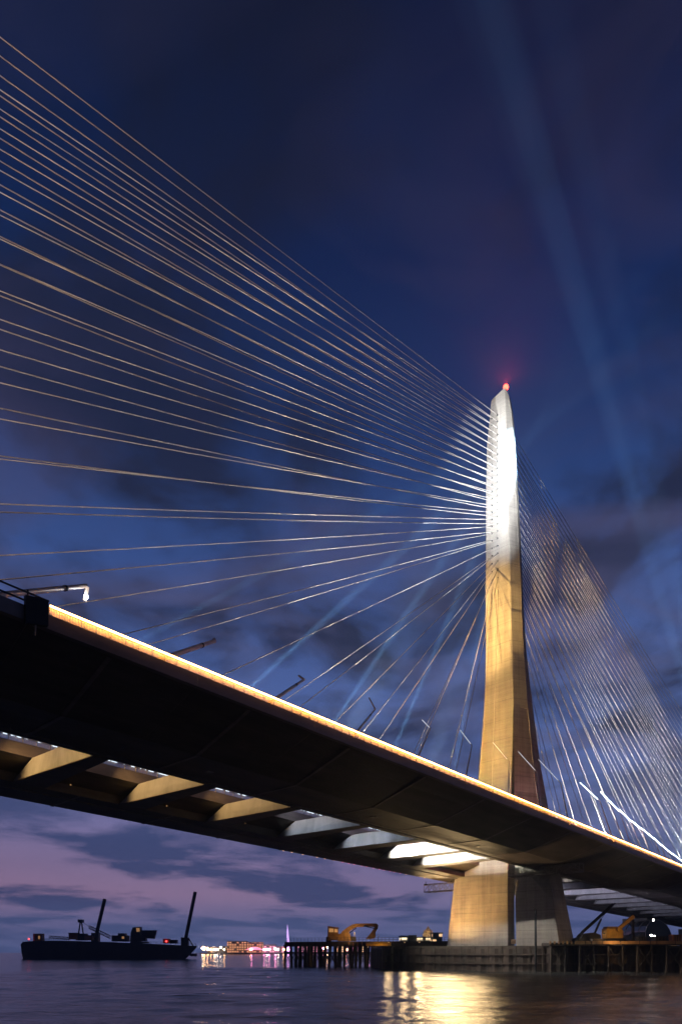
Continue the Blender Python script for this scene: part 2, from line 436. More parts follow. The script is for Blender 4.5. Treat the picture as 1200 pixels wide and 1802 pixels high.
# ---- stay cables
NC = 25
anch = MB()
def stay(p, q, r, sag):
    n = 10; pts = []
    for i in range(n+1):
        t = i/n; x = p.lerp(q, t); x.z -= 4*sag*t*(1-t); pts.append(x)
    return MB().tube(pts, r, 6)
for side in (-1, 1):
    for plane, (va, vd) in enumerate(((vx(875, UF), 67.3), (vx(865.5, UF), 149.1-67.3))):
        for i in range(NC):
            t = i/(NC-1)
            za = H + 80.5 + 37.5*t**.92
            
            ua = UF + .25 if side < 0 else UF + 3.0
            if side > 0: va_ = va - .3
            else: va_ = va
            d = 19 + 15.9*i
            ud = U0 + side*d
            p = UV(ua, va_, za); q = UV(ud, vd, zs(ud)+3.5)
            c = B.part('stay_cable', stay(p, q, .060, .0035*(q-p).length*(.4+.6*t)), 'cable')
            if side < 0:
                dr = (q-p).normalized()
                B.part('cable_socket', MB().tube([p-dr*.1, p+dr*.55], .15, 8), 'socket')
# ---- approach piers beyond the pylon
for u in (262., 330.):
    pm = MB()
    for v in (57.5, 91.6):
        pm.loft([[UV(u-2.2, v-3.6, 0), UV(u+2.2, v-3.6, 0), UV(u+2.2, v+3.6, 0), UV(u-2.2, v+3.6, 0)],
                 [UV(u-2.0, v-4.6, zs(u)-.05), UV(u+2.0, v-4.6, zs(u)-.05), UV(u+2.0, v+4.6, zs(u)-.05), UV(u-2.0, v+4.6, zs(u)-.05)]])
    B.part('approach_pier', pm, 'concrete')

# ================================================================== THINGS ON THE BRIDGE
bc = Thing('aviation_beacon', 'glowing red aircraft warning lamp on the tip of the pylon', 'warning lamp', UV(UF+.9, vv(886), zz(700)))
p = bc.loc
bc.part('base', MB().tube([p-Vector((0,0,.6)), p+Vector((0,0,.35))], .22, 10), 'dark')
bc.part('lens', MB().ball(p+Vector((0,0,.8)), .6), 'red')
spot('beacon_light', p+Vector((0,0,1.55)), p+Vector((0,0,9)), 80000, (1,.03,.05), 178, .2, .1)

rs = Thing('signal_lamp', 'small red signal lamp beside the foot of the pylon', 'signal lamp', UV(UF-2.2, vv(944), zs(UF)+3.6))
p = rs.loc
rs.part('post', MB().tube([p, p+Vector((0,0,3.6))], .07, 8), 'dark')
rs.part('housing', MB().box(p+Vector((0,0,3.9)), (.5,.35,.8)), 'dark')
rs.part('lens', MB().ball(p+Vector((.05,.22,4.0)), .22), 'redcore')
point('signal_light', p+Vector((.3,.9,4.3)), 2200, (1,.06,.05), .2)

# box hung on the rail where the strip begins
bx = Thing('equipment_cabinet', 'black cabinet hung on the railing where the glowing strip begins', 'cabinet', UV(uL-1.1, 48.4, zs(uL)+3.1))
ua_, ub_ = u_of(45, 48.2), u_of(85, 48.2)
bx.part('body', MB().hexa([UV(ua_,48.1,zs(ua_)+2.35), UV(ub_,48.1,zs(ub_)+2.75), UV(ub_,48.42,zs(ub_)+2.75), UV(ua_,48.42,zs(ua_)+2.35),
                           UV(ua_,48.1,zs(ua_)+4.35), UV(ub_,48.1,zs(ub_)+4.6), UV(ub_,48.42,zs(ub_)+4.6), UV(ua_,48.42,zs(ua_)+4.35)]), 'dark')
bx.part('bracket', MB().bar(UV(ua_+.7,48.25,zs(ua_)+1.75), UV(ua_+.75,48.25,zs(ua_)+2.6), .09), 'rail')

# ---- street lamps: inclined masts with a cranked light arm
POLE = Vector((.257, 1, .62)).normalized()
lamp_px = [ # bend px, arm tip offset (dv, dz), state, label
    ((152,1031), (.55,-1.15), 'head', 'bronze street lamp with a bright lit head, nearest the black cabinet'),
    ((378,1128), (.15,.25), 'off', 'unlit bronze street lamp lying low over the glowing rail, second from the black cabinet'),
    ((535,1196), (.95,.75), 'off', 'unlit bronze street lamp with a tiny raised tip, third from the black cabinet'),
    ((660,1248), (1.1,1.85), 'off', 'unlit bronze street lamp with a short cranked arm, midway between cabinet and pylon'),
    ((757,1282), (1.55,1.7), 'dim', 'thin street lamp with a faint cranked arm, second one left of the pylon'),
    ((830,1312), (2.3,3.1), 'dim', 'thin street lamp with a lit arm just left of the pylon foot'),
    ((895,1340), (3.3,4.2), 'dim', 'thin street lamp standing in front of the golden pylon face'),
    ((945,1360), (4.0,4.9), 'dim', 'thin street lamp standing in front of the shaded pylon face'),
    ((986,1378), (4.8,5.7), 'dim', 'thin dimly lit street lamp just right of the pylon foot'),
    ((1055,1410), (4.6,5.0), 'lit', 'brilliant white street lamp, first bright one right of the pylon'),
]
g = 'street lamps along the near deck'
vb = 58.
for i, ((px, py), (dv, dz), state, lab) in enumerate(lamp_px):
    ub = u_of(px, vb); Yb = C_*ub + S_*vb
    b = at(px, py, Yb)
    k = (b.z - (zs(ub-14)+3.5))/POLE.z
    a = b - POLE*k
    T = Thing('street_lamp', lab, 'street lamp', a, g)
    r0, r1 = (.24, .19) if i < 2 else (.20, .14) if i == 2 else (.16, .10) if i == 3 else (.13, .08)
    T.part('pole', MB().tube([a, a.lerp(b,.75), a.lerp(b,.753), b], [r0, (r0+r1)/2*1.05, r1*1.02, r1], 10), 'pole')
    if i < 4:
        q = a.lerp(b, .80); T.part('collar', MB().tube([q-POLE*.12, q+POLE*.12], r1*1.35, 10), 'dark')
    n = Vector((-C_, S_, 0))
    tip = b + n*dv + Vector((0,0,dz))
    if state == 'head':
        T.part('arm', MB().tube([b, b+Vector((.12,-.1,-.1)), b.lerp(tip,.5)], [r1, r1*.8, .08], 8), 'pole')
        m_ = b.lerp(tip, .62); d = (tip-b).normalized()
        T.part('lamp_head', MB().bar(b.lerp(tip,.05)+Vector((.12,0,0)), tip+Vector((.12,0,0)), .34, .16), 'pole')
        T.part('lens', MB().ball(m_+Vector((.24,-.2,-.25)), .17, sz=1.2), mat('lamp_glare', (.9,.9,.9), .4, emit=(.85,.93,1), es=40.))
        point('lamp_light', m_+Vector((.7,-.7,-.1)), 25, (.85,.93,1), .2)
    else:
        mt = {'off':'lampoff','dim':'dimled','lit':'paleled'}[state]
        T.part('arm', MB().tube([b, b.lerp(tip,.98), tip], [r1, r1*.9, r1*.6], 8), 'pole' if state == 'off' else 'rail')
        if state != 'off':
            T.part('light_tube', MB().bar(b.lerp(tip,.12)+Vector((0,-.12,-.06)), b.lerp(tip,.97)+Vector((0,-.12,-.06)), .15, .10), mt)
# the far row: bright arms one behind another
chain = [(1056,1393,1072,1411),(1071,1409,1089,1428),(1088,1424,1110,1446),(1110,1444,1128,1459),(1127,1457,1151,1477),(1149,1474,1163,1488),(1161,1485,1183,1504),(1181,1501,1200,1516),(1199,1513,1216,1529)]
for i, (x0, y0, x1, y1) in enumerate(chain):
    vl = 62.; ub = u_of(x1, vl); b = at(x1, y1, C_*ub + S_*vl)
    vt = vl + 2.6; tip = at(x0, y0, C_*ub + S_*vt)
    lean = Vector((-.28,.10,.95)).normalized()
    a = b - lean*((b.z - zs(ub)-3.5)/lean.z)
    T = Thing('street_lamp', 'brilliant white street lamp in the receding row at the right edge of the bridge', 'street lamp', a, 'receding row of bright street lamps')
    T.part('pole', MB().tube([a, a.lerp(b,.5), b], [.14,.11,.08], 8), 'pole')
    T.part('arm', MB().tube([b, tip], [.08,.06], 6), 'rail')
    T.part('light_tube', MB().bar(b.lerp(tip,.02)+Vector((0,-.14,-.06)), b.lerp(tip,.98)+Vector((0,-.14,-.06)), .34, .2), 'paleled')

# ---- floodlights on the deck that throw the white beams at the pylon
TGT = UV(UF, 76.6, H+103)
fl_spec = [(112,1068,.0,'floodlight on the deck beside the bright street lamp, throwing a pale beam'),
           (360,1170,.0,'floodlight on the deck under the unlit low street lamp, throwing a pale beam'),
           (540,1246,.0,'floodlight on the deck by the third street lamp, throwing a pale beam'),
           (665,1294,.0,'floodlight on the deck by the cranked street lamp, throwing a steep pale beam'),
           (785,1342,.0,'floodlight on the deck nearest the left side of the pylon, throwing a steep pale beam'),
           (575,1260,.0,'white floodlight on the deck aimed at the upper left face of the pylon'),
           (745,1330,.0,'white floodlight close to the pylon aimed at its upper left face')]
def flood(p, t, lab, grp):
    p = Vector(p); T = Thing('floodlight', lab, 'floodlight', p, grp); d = (Vector(t)-p).normalized()
    T.part('yoke', MB().bar(p, p+Vector((0,0,.5)), .5, .08), 'dark')
    c = p+Vector((0,0,.75))
    T.part('housing', MB().tube([c-d*.45, c-d*.1, c+d*.3], [.18,.34,.38], 12), 'dark')
    T.part('lens', MB().tube([c+d*.31, c+d*.34], .34, 12), mat('flood_lens', (.9,.9,.9), .3, emit=(.8,.9,1), es=6.))
    return c + d*.5
POW = [3.2e7, 7.0e7, 6.0e7, 5.5e7, 4.5e7, 2.0e6, 1.6e6]
AIM = [(72.6,111), (72.3,108), (72.4,106), (72.3,103), (72.6,101), (vx(874,UF),108), (vx(880,UF),101)]
COLS = [(.42,.72,1)]*5 + [(.95,.97,1)]*2
ANG = [1.8, 2.0, 2.1, 2.2, 2.3, 14., 14.]
for (px, py, _, lab), pw, (av, az), cl_, an in zip(fl_spec, POW, AIM, COLS, ANG):
    TGT = UV(UF, av, H+az)
    v = 60.5; u = u_of(px, v)
    p = UV(u, v, zs(u)+3.6)
    # lift so the lamp head is where the beam begins
    src = flood(p, TGT, lab, 'floodlights aimed at the pylon')
    spot('flood_beam', src, TGT, pw, cl_, an, 1., .25)
# the floods of the far side
for u, t, pw, ang, lab in ((214., UV(UF+2, vx(908, UF+2), H+106), 1.6e6, 9.0, 'floodlight on the deck right of the pylon, aimed back at its upper shaft'),):
    src = flood(UV(u, 58.0, zs(u)+3.6), t, lab, 'floodlights right of the pylon'); spot('flood_beam', src, t, pw, (.9,.94,1), ang, 1., .25)
for u, v, t, pw, ang, lab in ((238., 50.5, at(868, 0, 150), 5.0e7, 2.3, 'searchlight on the deck throwing the tall beam past the pylon tip'),
                              (246., 50.8, at(965, 0, 170), 2.6e7, 2.2, 'searchlight on the deck throwing the faint beam right of the tall one'),
                              (300., 50.5, at(1075, 700, 200), 3.2e7, 2.6, 'searchlight far along the deck throwing the low right beam')):
    src = flood(UV(u, v, zs(u)+3.6), t, lab, 'searchlights right of the pylon'); spot('search_beam', src, t, pw, (.40,.66,1), ang, .5, .3)

# warm floods
wc = (1,.62,.24)
wc = (1,.59,.18)
for u, v, az, pw, ang, lab in ((84., 88., 48, 2.6e5, 34, 'amber floodlight between the decks, washing the lower pylon shaft'),
                          (60., 88., 72, 1.35e6, 17, 'amber floodlight between the decks, washing the middle of the pylon shaft')):
    t = UV(UF, 78, H+az); src = flood(UV(u, v, zs(u)+3.9), t, lab, 'amber floodlights')
    spot('amber_wash', src, t, pw, wc, ang, .9, .4)
# cable washers: wide floods added under the fans to brighten the cables
for u, v, t, pw, col, ang, lab in (
        (104., 70.5, UV(58, 75, H+78), 9.e4, (1,.88,.74), 88, 'added cable-wash floodlight left of the pylon, nearest its foot'),
        (80., 69.8, UV(84, 75, H+112), 1.6e5, (1,.84,.68), 50, 'added cable-wash floodlight left of the pylon, tilted at the topmost cables'),
        (-45., 58., UV(50, 75, H+88), 3.6e5, (1,.66,.42), 62, 'added cable-wash floodlight far along the near deck, behind the black cabinet'),
        (166., 71., UV(205, 75, H+75), 1.9e5, (1,.92,.84), 88, 'added cable-wash floodlight right of the pylon, nearest its foot'),
        (236., 71., UV(232, 75, H+75), 2.0e5, (1,.86,.78), 100, 'added cable-wash floodlight right of the pylon, farthest from its foot')):
    src = flood(UV(u, v, zs(u)+3.7), t, lab, 'added cable-wash floodlights')
    spot('added_cable_wash', src, t, pw, col, ang, .9, .3)

# ---- maintenance gantries under the decks
G1 = Thing('maintenance_gantry', 'dark lattice gantry hung under the far deck at the left of the golden leg', 'gantry', UV(133, 86, zs(133)-2.2))
a, b = UV(133.5, 97.5, zs(133)-2.3), UV(133.5, 83., zs(133)-2.3)
G1.part('truss', MB().truss(a, b, 1.9, 0, 9, .07, W(1.8,0,0)), 'rail')
G1.part('walkway', MB().bar(a+W(.9,0,.12), b+W(.9,0,.12), 1.7, .08), 'dark')
G1.part('hanger', MB().bar(a.lerp(b,.55)+Vector((0,0,1.9)), a.lerp(b,.55)+Vector((0,0,2.4)), .2), 'dark')
G2 = Thing('maintenance_gantry', 'rusty lattice gantry hung under the near deck in front of the shaded leg', 'gantry', UV(124, 62, zs(124)-2.0))
a, b = UV(124.5, 69.5, zs(124)-1.75), UV(124.5, 54.2, zs(124)-1.75)
G2.part('truss', MB().truss(a, b, 1.6, 0, 10, .06, W(1.8,0,0)), 'rail')
G2.part('walkway', MB().bar(a+W(.9,0,.1), b+W(.9,0,.1), 1.6, .08), 'dark')
for k in (.25, .8):
    G2.part('hanger', MB().bar(a.lerp(b,k)+Vector((0,0,1.6)), a.lerp(b,k)+Vector((0,0,1.9)), .18), 'dark')

# ---- small work lamps in the gap between the decks
for k, (u, v, col, pw, lab) in enumerate((
        (24.0, 72.5, (1,.60,.22), 900, 'small amber work lamp at the first triangular crossbeam from the left edge'),
        (37.8, 72.5, (1,.60,.22), 850, 'small amber work lamp at the second triangular crossbeam from the left edge'),
        (51.7, 72.5, (1,.60,.22), 600, 'small amber work lamp at the third triangular crossbeam from the left edge'),
        (65.8, 74.0, (.72,.82,1), 260, 'small cool work lamp at the fourth triangular crossbeam from the left edge'),
        (79.5, 74.0, (.75,.84,1), 330, 'small cool work lamp at the fifth triangular crossbeam from the left edge'),
        (92.8, 74.0, (1,.93,.82), 5200, 'small white work lamp at the larger of the two white-lit crossbeams beside the pylon'),
        (103.4, 74.0, (1,.93,.82), 4200, 'small white work lamp at the white-lit crossbeam closest to the pylon'))):
    p = UV(u, 83.05, zs(u)+1.0)
    T = Thing('work_lamp', lab, 'work lamp', p, 'work lamps between the decks')
    T.part('bracket', MB().bar(p, p+W(0,-.4,0), .06), 'dark')
    T.part('lens', MB().ball(p+W(0,-.45,0), .10), 'glowwin')
    q = UV(u+3.2, v, zs(u)+1.2)
    spot('work_light', UV(u+.3, 77.3, zs(u)+3.7), UV(u+8.5, 74.5, zs(u)+1.0), pw*(3.2 if pw > 500 and pw < 2000 else 6), col, 96, .5, .15)

# warm work floods at the pylon foot
fq = UV(116.5, 89.0, 0); fp = Vector((fq.x, fq.y, 6.3))
T = Thing('site_floodlight', 'amber floodlight mast on the quay aimed at the golden pylon leg', 'floodlight', (fp.x, fp.y, 5.0))
T.part('mast', MB().tube([(fp.x,fp.y,5.0), (fp.x,fp.y,fp.z)], .1, 8), 'dark')
T.part('housing', MB().box(fp, (.6,.4,.4)), 'dark')
T.part('lens', MB().box(fp+Vector((.1,.22,.05)), (.45,.03,.3)), 'glowwin')
lp = fp+Vector((.15,.55,.2)); ed = UV(UF, vx(893.5, UF), 0); dd = Vector((ed.x-lp.x, ed.y-lp.y, 0)).normalized(); sd = Vector((dd.y,-dd.x,0))
T.part('added_light_shield', MB().bar(lp-dd*.3+sd*.085+Vector((0,0,.35)), lp+dd*1.5+sd*.085+Vector((0,0,.35)), .04, 1.5), 'dark')  # added plate that keeps the amber light off the second leg
spot('site_beam', lp, UV(UF, 82.0, H+14), 26000, (1,.58,.20), 88, .8, .06)
spot('soffit_beam', UV(101, 81, 6.5), UV(114, 61, H+18), 16000, (1,.66,.36), 27, .25, .15)
GL = Thing('water_floodlight', 'amber floodlight under the far deck beside the lattice gantry, shining down on the river', 'floodlight', UV(131.5, 95.5, zs(131)-.6))
p = GL.loc
GL.part('bracket', MB().bar(p+Vector((0,0,.6)), p, .12), 'dark')
GL.part('housing', MB().box(p+Vector((0,0,-.2)), (.8,.5,.4)), 'dark')
GL.part('lens', MB().box(p+Vector((0,-.1,-.42)), (.7,.45,.03)), 'glowwin')
RIV = (1,.68,.33)
for i in range(11):  # added spots without fixtures, spreading the gold reflection over the water
    v = 96.5 - i*2.45; u = 131.5 - i*.9; z = 20 - (i % 3)*1.2
    g_ = math.exp(-((i-4.6)/3.8)**2)
    q = UV(u, v, zs(u)-21+z); spot('added_river_beam', q, (q.x*.45, q.y*.45, 0), 4.6e3*g_+500, RIV, 60, .8, 1.8)
for px, pw, lab in ((684, 7e2, 'added amber lamp post for the river reflection, farthest from the golden leg'), (712, 1.2e3, 'added amber lamp post for the river reflection, midway to the golden leg'), (738, 1.6e3, 'added amber lamp post for the river reflection, nearest the golden leg')):  # added lamps that widen the gold reflection to the left
    q = at(px, 1662, 146.2-(px-672)*.0511); q.z = 6.0
    T = Thing('added_quay_lamp', lab, 'floodlight', (q.x,q.y+.6,5.15), 'added reflection lamps on the quay edge')
    T.part('post', MB().tube([(q.x,q.y+.6,5.15), (q.x,q.y+.6,5.9)], .05, 6), 'dark')
    T.part('housing', MB().box((q.x,q.y+.5,6.0), (.4,.3,.3)), 'dark'); T.part('lens', MB().box((q.x,q.y+.34,6.0), (.34,.02,.24)), 'glowwin')
    spot('added_river_beam', q, (q.x*.45, q.y*.45, 0), pw*.6, RIV, 100, .8, .6)
spot('east_gap_beam', UV(150, 80, 6.2), UV(200, 75, H+15), 30000, (.72,.70,1), 80, .8, .4)

# ================================================================== WATERSIDE WORKS
# quay round the pylon: sheet piles and concrete cap
Q = Thing('pylon_quay', 'dark sheet-piled quay carrying both pylon legs above the water', 'quay', at(900, 1700, 146).to_2d().to_3d())
def quay_pts():
    return [at(672,1700,146), at(985,1700,130), at(1330,1700,128), at(1420,1700,176), at(655,1700,172)]
qp = [Vector((p.x,p.y,0)) for p in quay_pts()]
cap = MB().prism([p+Vector((0,0,4.55)) for p in qp], (0,0,.6))
sh = MB()
def sheet(a, b, z0, z1, step=.7, dep=.35):
    n = max(2, int((b-a).length/step)); d = (b-a)/n; nrm = Vector((d.y,-d.x,0)).normalized()*dep; vs = []; fs = []
    for i in range(n+1):
        o = nrm if (i//2) % 2 else Vector()
        p = a+d*i+o; vs += [p+Vector((0,0,z0)), p+Vector((0,0,z1))]
    for i in range(n): fs.append((2*i,2*i+2,2*i+3,2*i+1))
    sh.add(vs, fs)
for a, b in zip(qp, qp[1:]+qp[:1]): sheet(a*1.0, b*1.0, -1., 4.55)
inn = MB().prism([p+(Vector((38,160,0))-p)*.012+Vector((0,0,-.5)) for p in qp], (0,0,5.0))
Q.part('sheet_piling', sh, 'rust'); Q.part('core', inn, 'rust'); Q.part('cap', cap, 'timber')
wal = MB()
for z in (1.6, 3.4): 
    for a, b in zip(qp[:2], qp[1:3]): wal.bar(a+Vector((0,-.5,z)), b+Vector((0,-.5,z)), .35, .3)
Q.part('waling', wal, 'rust')
fe = MB()
for px in list(range(690, 975, 24)):
    p = at(px, 1700, 146-(px-672)*.0511); p.z = 0; fe.bar(p+Vector((0,-.55,-.6)), p+Vector((0,-.55,5.0)), .34, .3)
Q.part('fender_piles', fe, 'timber')
fen = MB()
p0 = at(985, 1655, 139); 
# trestle in front on the right with an amber hoarding
TR = Thing('site_trestle', 'long dark trestle with an amber plywood edge at the right below the bridge', 'trestle', Vector((p0.x, p0.y, 0)))
a = at(966, 1700, 128.5); b = at(1345, 1700, 125.5); a.z = b.z = 0
TR.part('platform', MB().hexa([a+Vector((0,0,5.2)), b+Vector((0,0,5.2)), b+Vector((0,5,5.2)), a+Vector((0,5,5.2)), a+Vector((0,0,5.7)), b+Vector((0,0,5.7)), b+Vector((0,5,5.7)), a+Vector((0,5,5.7))]), 'timber')
pos = 0.
while pos < .93:
    l = rnd.choice((.03,.05,.085,.09)) if pos > .12 else .012
    q = a.lerp(b, pos); w = a.lerp(b, min(1, pos+l-.004))
    TR.part('hoarding_panel', MB().bar(q+Vector((0,-.15,5.72)), w+Vector((0,-.15,5.72)), .08, .62), 'plywood'); pos += l if pos > .12 else l+.008
for i in range(15):
    q = a.lerp(b, .01+i*.068)
    TR.part('pile', MB().tube([q+Vector((0,.3,-1.5)), q+Vector((0,.3,5.2))], .22, 8), 'timber')
br = MB()
for i in range(0, 14, 2):
    q = a.lerp(b, .01+i*.068)+Vector((0,.05,0)); w = a.lerp(b, .01+(i+1)*.068)+Vector((0,.05,0))
    br.bar(q+Vector((0,0,.8)), w+Vector((0,0,4.8)), .12); br.bar(q+Vector((0,0,4.8)), w+Vector((0,0,.8)), .12)
TR.part('bracing', br, 'timber')
# notice between the legs
np_ = at(903, 1657, 143)
NT = Thing('notice_board', 'small amber notice board between the feet of the two pylon legs', 'sign', (np_.x, np_.y, 5.15))
NT.part('panel', MB().box(np_, (1.05,.08,.95)), 'paper')
tx = MB()
for z in (.16, -.02, -.2):
    x = -.34
    while x < .34:
        w = rnd.uniform(.06,.16); tx.box(np_+Vector((x+w/2,-.05,z)), (w,.02,.07)); x += w+.05
NT.part('print', tx, 'ink')
NT.part('post', MB().tube([(np_.x,np_.y+.1,5.15), (np_.x,np_.y+.1,np_.z+.4)], .05, 6), 'dark')
mp = at(942, 1620, 129.5)
MPs = Thing('mooring_pile', 'tall black steel pile standing in front of the shaded pylon leg', 'pile', (mp.x, mp.y, 0))
MPs.part('shaft', MB().tube([(mp.x,mp.y,-2), (mp.x,mp.y,H+8.1)], .24, 10), 'dark')
MPs.part('cap', MB().tube([(mp.x,mp.y,H+8.1), (mp.x,mp.y,H+8.35)], [.28,.2], 10), 'rust')

# ---- jetty with piles
JT = Thing('timber_jetty', 'dark timber jetty on rows of raking piles left of the quay', 'jetty', at(640,1700,186).to_2d().to_3d())
ja, jb = at(501,1700,187), at(800,1700,172); ja.z = jb.z = 0
jd = (jb-ja); jn = Vector((-jd.y, jd.x, 0)).normalized()*9
def J(t, dep, z): return ja + jd*t + jn*dep + Vector((0,0,z))
JT.part('deck', MB().hexa([J(0,0,5.4),J(1,0,5.4),J(1,1,5.4),J(0,1,5.4),J(0,0,6.7),J(1,0,6.7),J(1,1,6.7),J(0,1,6.7)]), 'timber')
JT.part('edge_beam', MB().bar(J(-.003,-.03,5.6), J(1,-.03,5.6), .3, .5), 'timber')
for i in range(20):
    t = .004 + i*.031
    for dep in (.05, .92):
        rake = rnd.uniform(-.35,.35) if i % 3 else .5
        r_ = .36 if i != 5 else .9
        q = J(t, dep, -1.); w = J(t, dep, 5.5)
        JT.part('pile', MB().tube([q+Vector((-rake,0,0)), w], r_*(1 if dep < .5 else .8), 8), 'timber')
bb = MB()
for i in range(19):
    t = .004+i*.031
    if i in (4, 5): continue
    for dep in (.03, .9):
        bb.bar(J(t,dep,.8), J(t+.031,dep,3.6), .16); bb.bar(J(t,dep,3.6), J(t+.031,dep,.8), .16)
bb.bar(J(0,.03,3.7), J(.62,.03,3.7), .3); bb.bar(J(0,.9,3.7), J(.62,.9,3.7), .3)
JT.part('bracing', bb, 'timber')
JT.part('skirt_boards', MB().hexa([J(.60,.1,-.6),J(1.0,.1,-.6),J(1.0,.85,-.6),J(.60,.85,-.6),J(.60,.1,5.4),J(1.0,.1,5.4),J(1.0,.85,5.4),J(.60,.85,5.4)]), 'timber')
jr = MB()
for hh in (7.2, 7.75): jr.bar(J(.01,.06,hh), J(.98,.06,hh), .06)
for i in range(44): jr.bar(J(.01+i*.0222,.06,6.7), J(.01+i*.0222,.06,7.8), .07)
JT.part('handrail', jr, 'dark')
# yellow girder lying on the jetty edge
yg = J(.58,-.06,6.0)
YG = Thing('yellow_girder', 'bright yellow steel girder along the edge of the jetty below the excavator', 'girder', J(.56,-.06,5.4))
YG.part('web', MB().bar(J(.505,-.08,5.95), J(.648,-.08,5.95), .3, .95), 'yellow')
YG.part('flange', MB().bar(J(.503,-.09,6.46), J(.65,-.09,6.46), .55, .07), 'yellow')
st_ = MB()
for i in range(5): st_.bar(J(.40+i*.026,-.05,5.6), J(.40+i*.026,-.05,6.5), .25, .1)
YS = Thing('marker_posts', 'short row of amber marker posts on the jetty edge left of the yellow girder', 'posts', J(.45,-.05,5.4))
YS.part('posts', st_, 'plywood')

# ---- long-arm excavator on the jetty
EX = Thing('excavator', 'ochre long-arm excavator with folded boom standing on the jetty', 'excavator', J(.37,.4,6.7))
def jp(px, py, dy=0.): return at(px, py, 183.6+dy)
def plate(pts, th, dy=0.):
    return MB().prism([jp(x, y, dy) for x, y in pts], (0, th, 0))
cab = EX.part('cab', MB().hexa([jp(576,1655),jp(596,1655),jp(596,1655,3),jp(576,1655,3),jp(577,1631.5),jp(595,1634),jp(595,1634,3),jp(577,1631.5,3)]), 'brown')
EX.part('window', plate([(579,1633.5),(587,1634.2),(587,1640.5),(579,1640.2)], -.05), 'glowwin', cab)
EX.part('window', plate([(588.5,1634.6),(594,1635.2),(594,1640.8),(588.5,1640.6)], -.05), 'glowwin', cab)
EX.part('roof', plate([(576,1631),(577,1629.6),(596,1632.3),(596.5,1634)], 3.1, -.05), 'brown', cab)
EX.part('counterweight', plate([(574,1649),(583,1645),(583,1657),(574,1657)], 3.2, .2), 'dark')
EX.part('engine_housing', plate([(594,1644),(612,1640),(617,1645),(617,1656),(594,1656)], 2.8, .2), 'brown')
EX.part('boom', plate([(599,1647),(601,1640),(611,1632),(620,1627),(628,1625.2),(662,1625),(665.5,1627.6),(664.8,1631),(661,1631.8),(652,1630.4),(628,1631.2),(617,1637),(607,1650),(602,1652)], .9, .6), 'brown')
EX.part('stick', plate([(661,1629),(665.5,1629),(664.6,1634),(660.5,1641),(661,1647),(659.5,1651),(652,1652.5),(643.5,1652),(650,1645),(655,1638)], .8, .7), 'brown')
EX.part('hydraulic_ram', MB().tube([jp(612,1644,1.), jp(627,1633,1.)], [.16,.11], 8), 'dark')
EX.part('hydraulic_ram', MB().tube([jp(640,1629.5,.4), jp(660,1634,.4)], [.15,.1], 8), 'dark')
tk = MB()
for dy in (.2, 2.6):
    tk.prism([jp(575,1660,dy),jp(577,1656.5,dy),jp(614,1656.5,dy),jp(617,1660,dy),jp(614,1663,dy),jp(578,1663,dy)], (0,.7,0))
EX.part('tracks', tk, 'dark')
JL = Thing('jetty_lamp', 'amber work lamp on a short post at the front of the jetty before the excavator', 'work lamp', J(.43,.02,6.7))
p = JL.loc
JL.part('post', MB().tube([p, p+Vector((0,0,2.2))], .06, 6), 'dark')
JL.part('housing', MB().box(p+Vector((0,.1,2.3)), (.35,.25,.25)), 'dark')
JL.part('lens', MB().box(p+Vector((0,.24,2.3)), (.3,.02,.2)), 'glowwin')
spot('jetty_beam', p+Vector((0,-1.0,2.2)), jp(612,1646,1.0), 900, (1,.55,.18), 165, .6, .2)
JM = Thing('jetty_lamp', 'added amber lamp on a bracket off the jetty edge, brightening the yellow girder', 'work lamp', J(.57,.02,6.7))  # added lamp, put here only to light the girder
p = JM.loc
JM.part('bracket', MB().tube([p, p+Vector((0,0,1.2)), p+Vector((0,-2.4,1.6))], .05, 6), 'dark')
JM.part('lens', MB().box(p+Vector((0,-2.4,1.5)), (.3,.25,.06)), 'glowwin')
spot('girder_beam', p+Vector((0,-2.5,1.4)), J(.58,-.08,6.0), 320, (1,.62,.2), 150, .6, .1)
gen = Thing('generator', 'small dark generator on the jetty under the excavator boom', 'generator', jp(620,1656,1))
gen.part('housing', MB().hexa([jp(614,1656,1.2),jp(627,1656,1.2),jp(627,1656,3),jp(614,1656,3),jp(615,1648,1.2),jp(626,1648,1.2),jp(626,1648,3),jp(615,1648,3)]), 'dark')
gen.part('exhaust', MB().tube([jp(619,1648,2), jp(619,1642.5,2)], .1, 6), 'dark')

# ---- cranes on the right trestle
YC = 136.
def cp(px, py, dy=0.): return at(px, py, YC+dy)
CR = Thing('crawler_crane', 'black crawler crane with raised lattice boom on the trestle right of the shaded leg', 'crane', cp(1035,1660,2))
CR.part('tracks', MB().prism([cp(1017,1655),cp(1019,1651),cp(1054,1651),cp(1057,1655),cp(1054,1659),cp(1019,1659)], (0,4,0)), 'dark')
CR.part('upper_body', MB().prism([cp(1024,1651),cp(1026,1643),cp(1046,1641),cp(1056,1645),cp(1057,1651)], (0,3,0)), 'dark')
lb = MB()
a1, b1 = cp(1018,1648,1), cp(1074,1597.5,1)
for o in (Vector((0,0,0)), Vector((.9,0,.95)), Vector((0,1.2,0)), Vector((.9,1.2,.95))): lb.bar(a1+o, b1+o, .22)
for i in range(14):
    p_ = a1.lerp(b1, i/14); q_ = a1.lerp(b1, (i+1)/14); o = Vector((.9,0,.95))
    lb.bar(p_, q_+o, .12); lb.bar(p_+o, q_, .12)
CR.part('boom', lb, 'dark')
CR.part('mast', MB().bar(cp(1046,1642,1.5), cp(1057,1617,1.5), .35), 'dark')
CR.part('pendant', MB().tube([cp(1057,1617,1.5), cp(1072,1598,1.5)], .06, 5), 'dark')
YCR = Thing('mobile_crane', 'yellow crane with short boom on the trestle right of the black crane', 'crane', cp(1080,1660,-3))
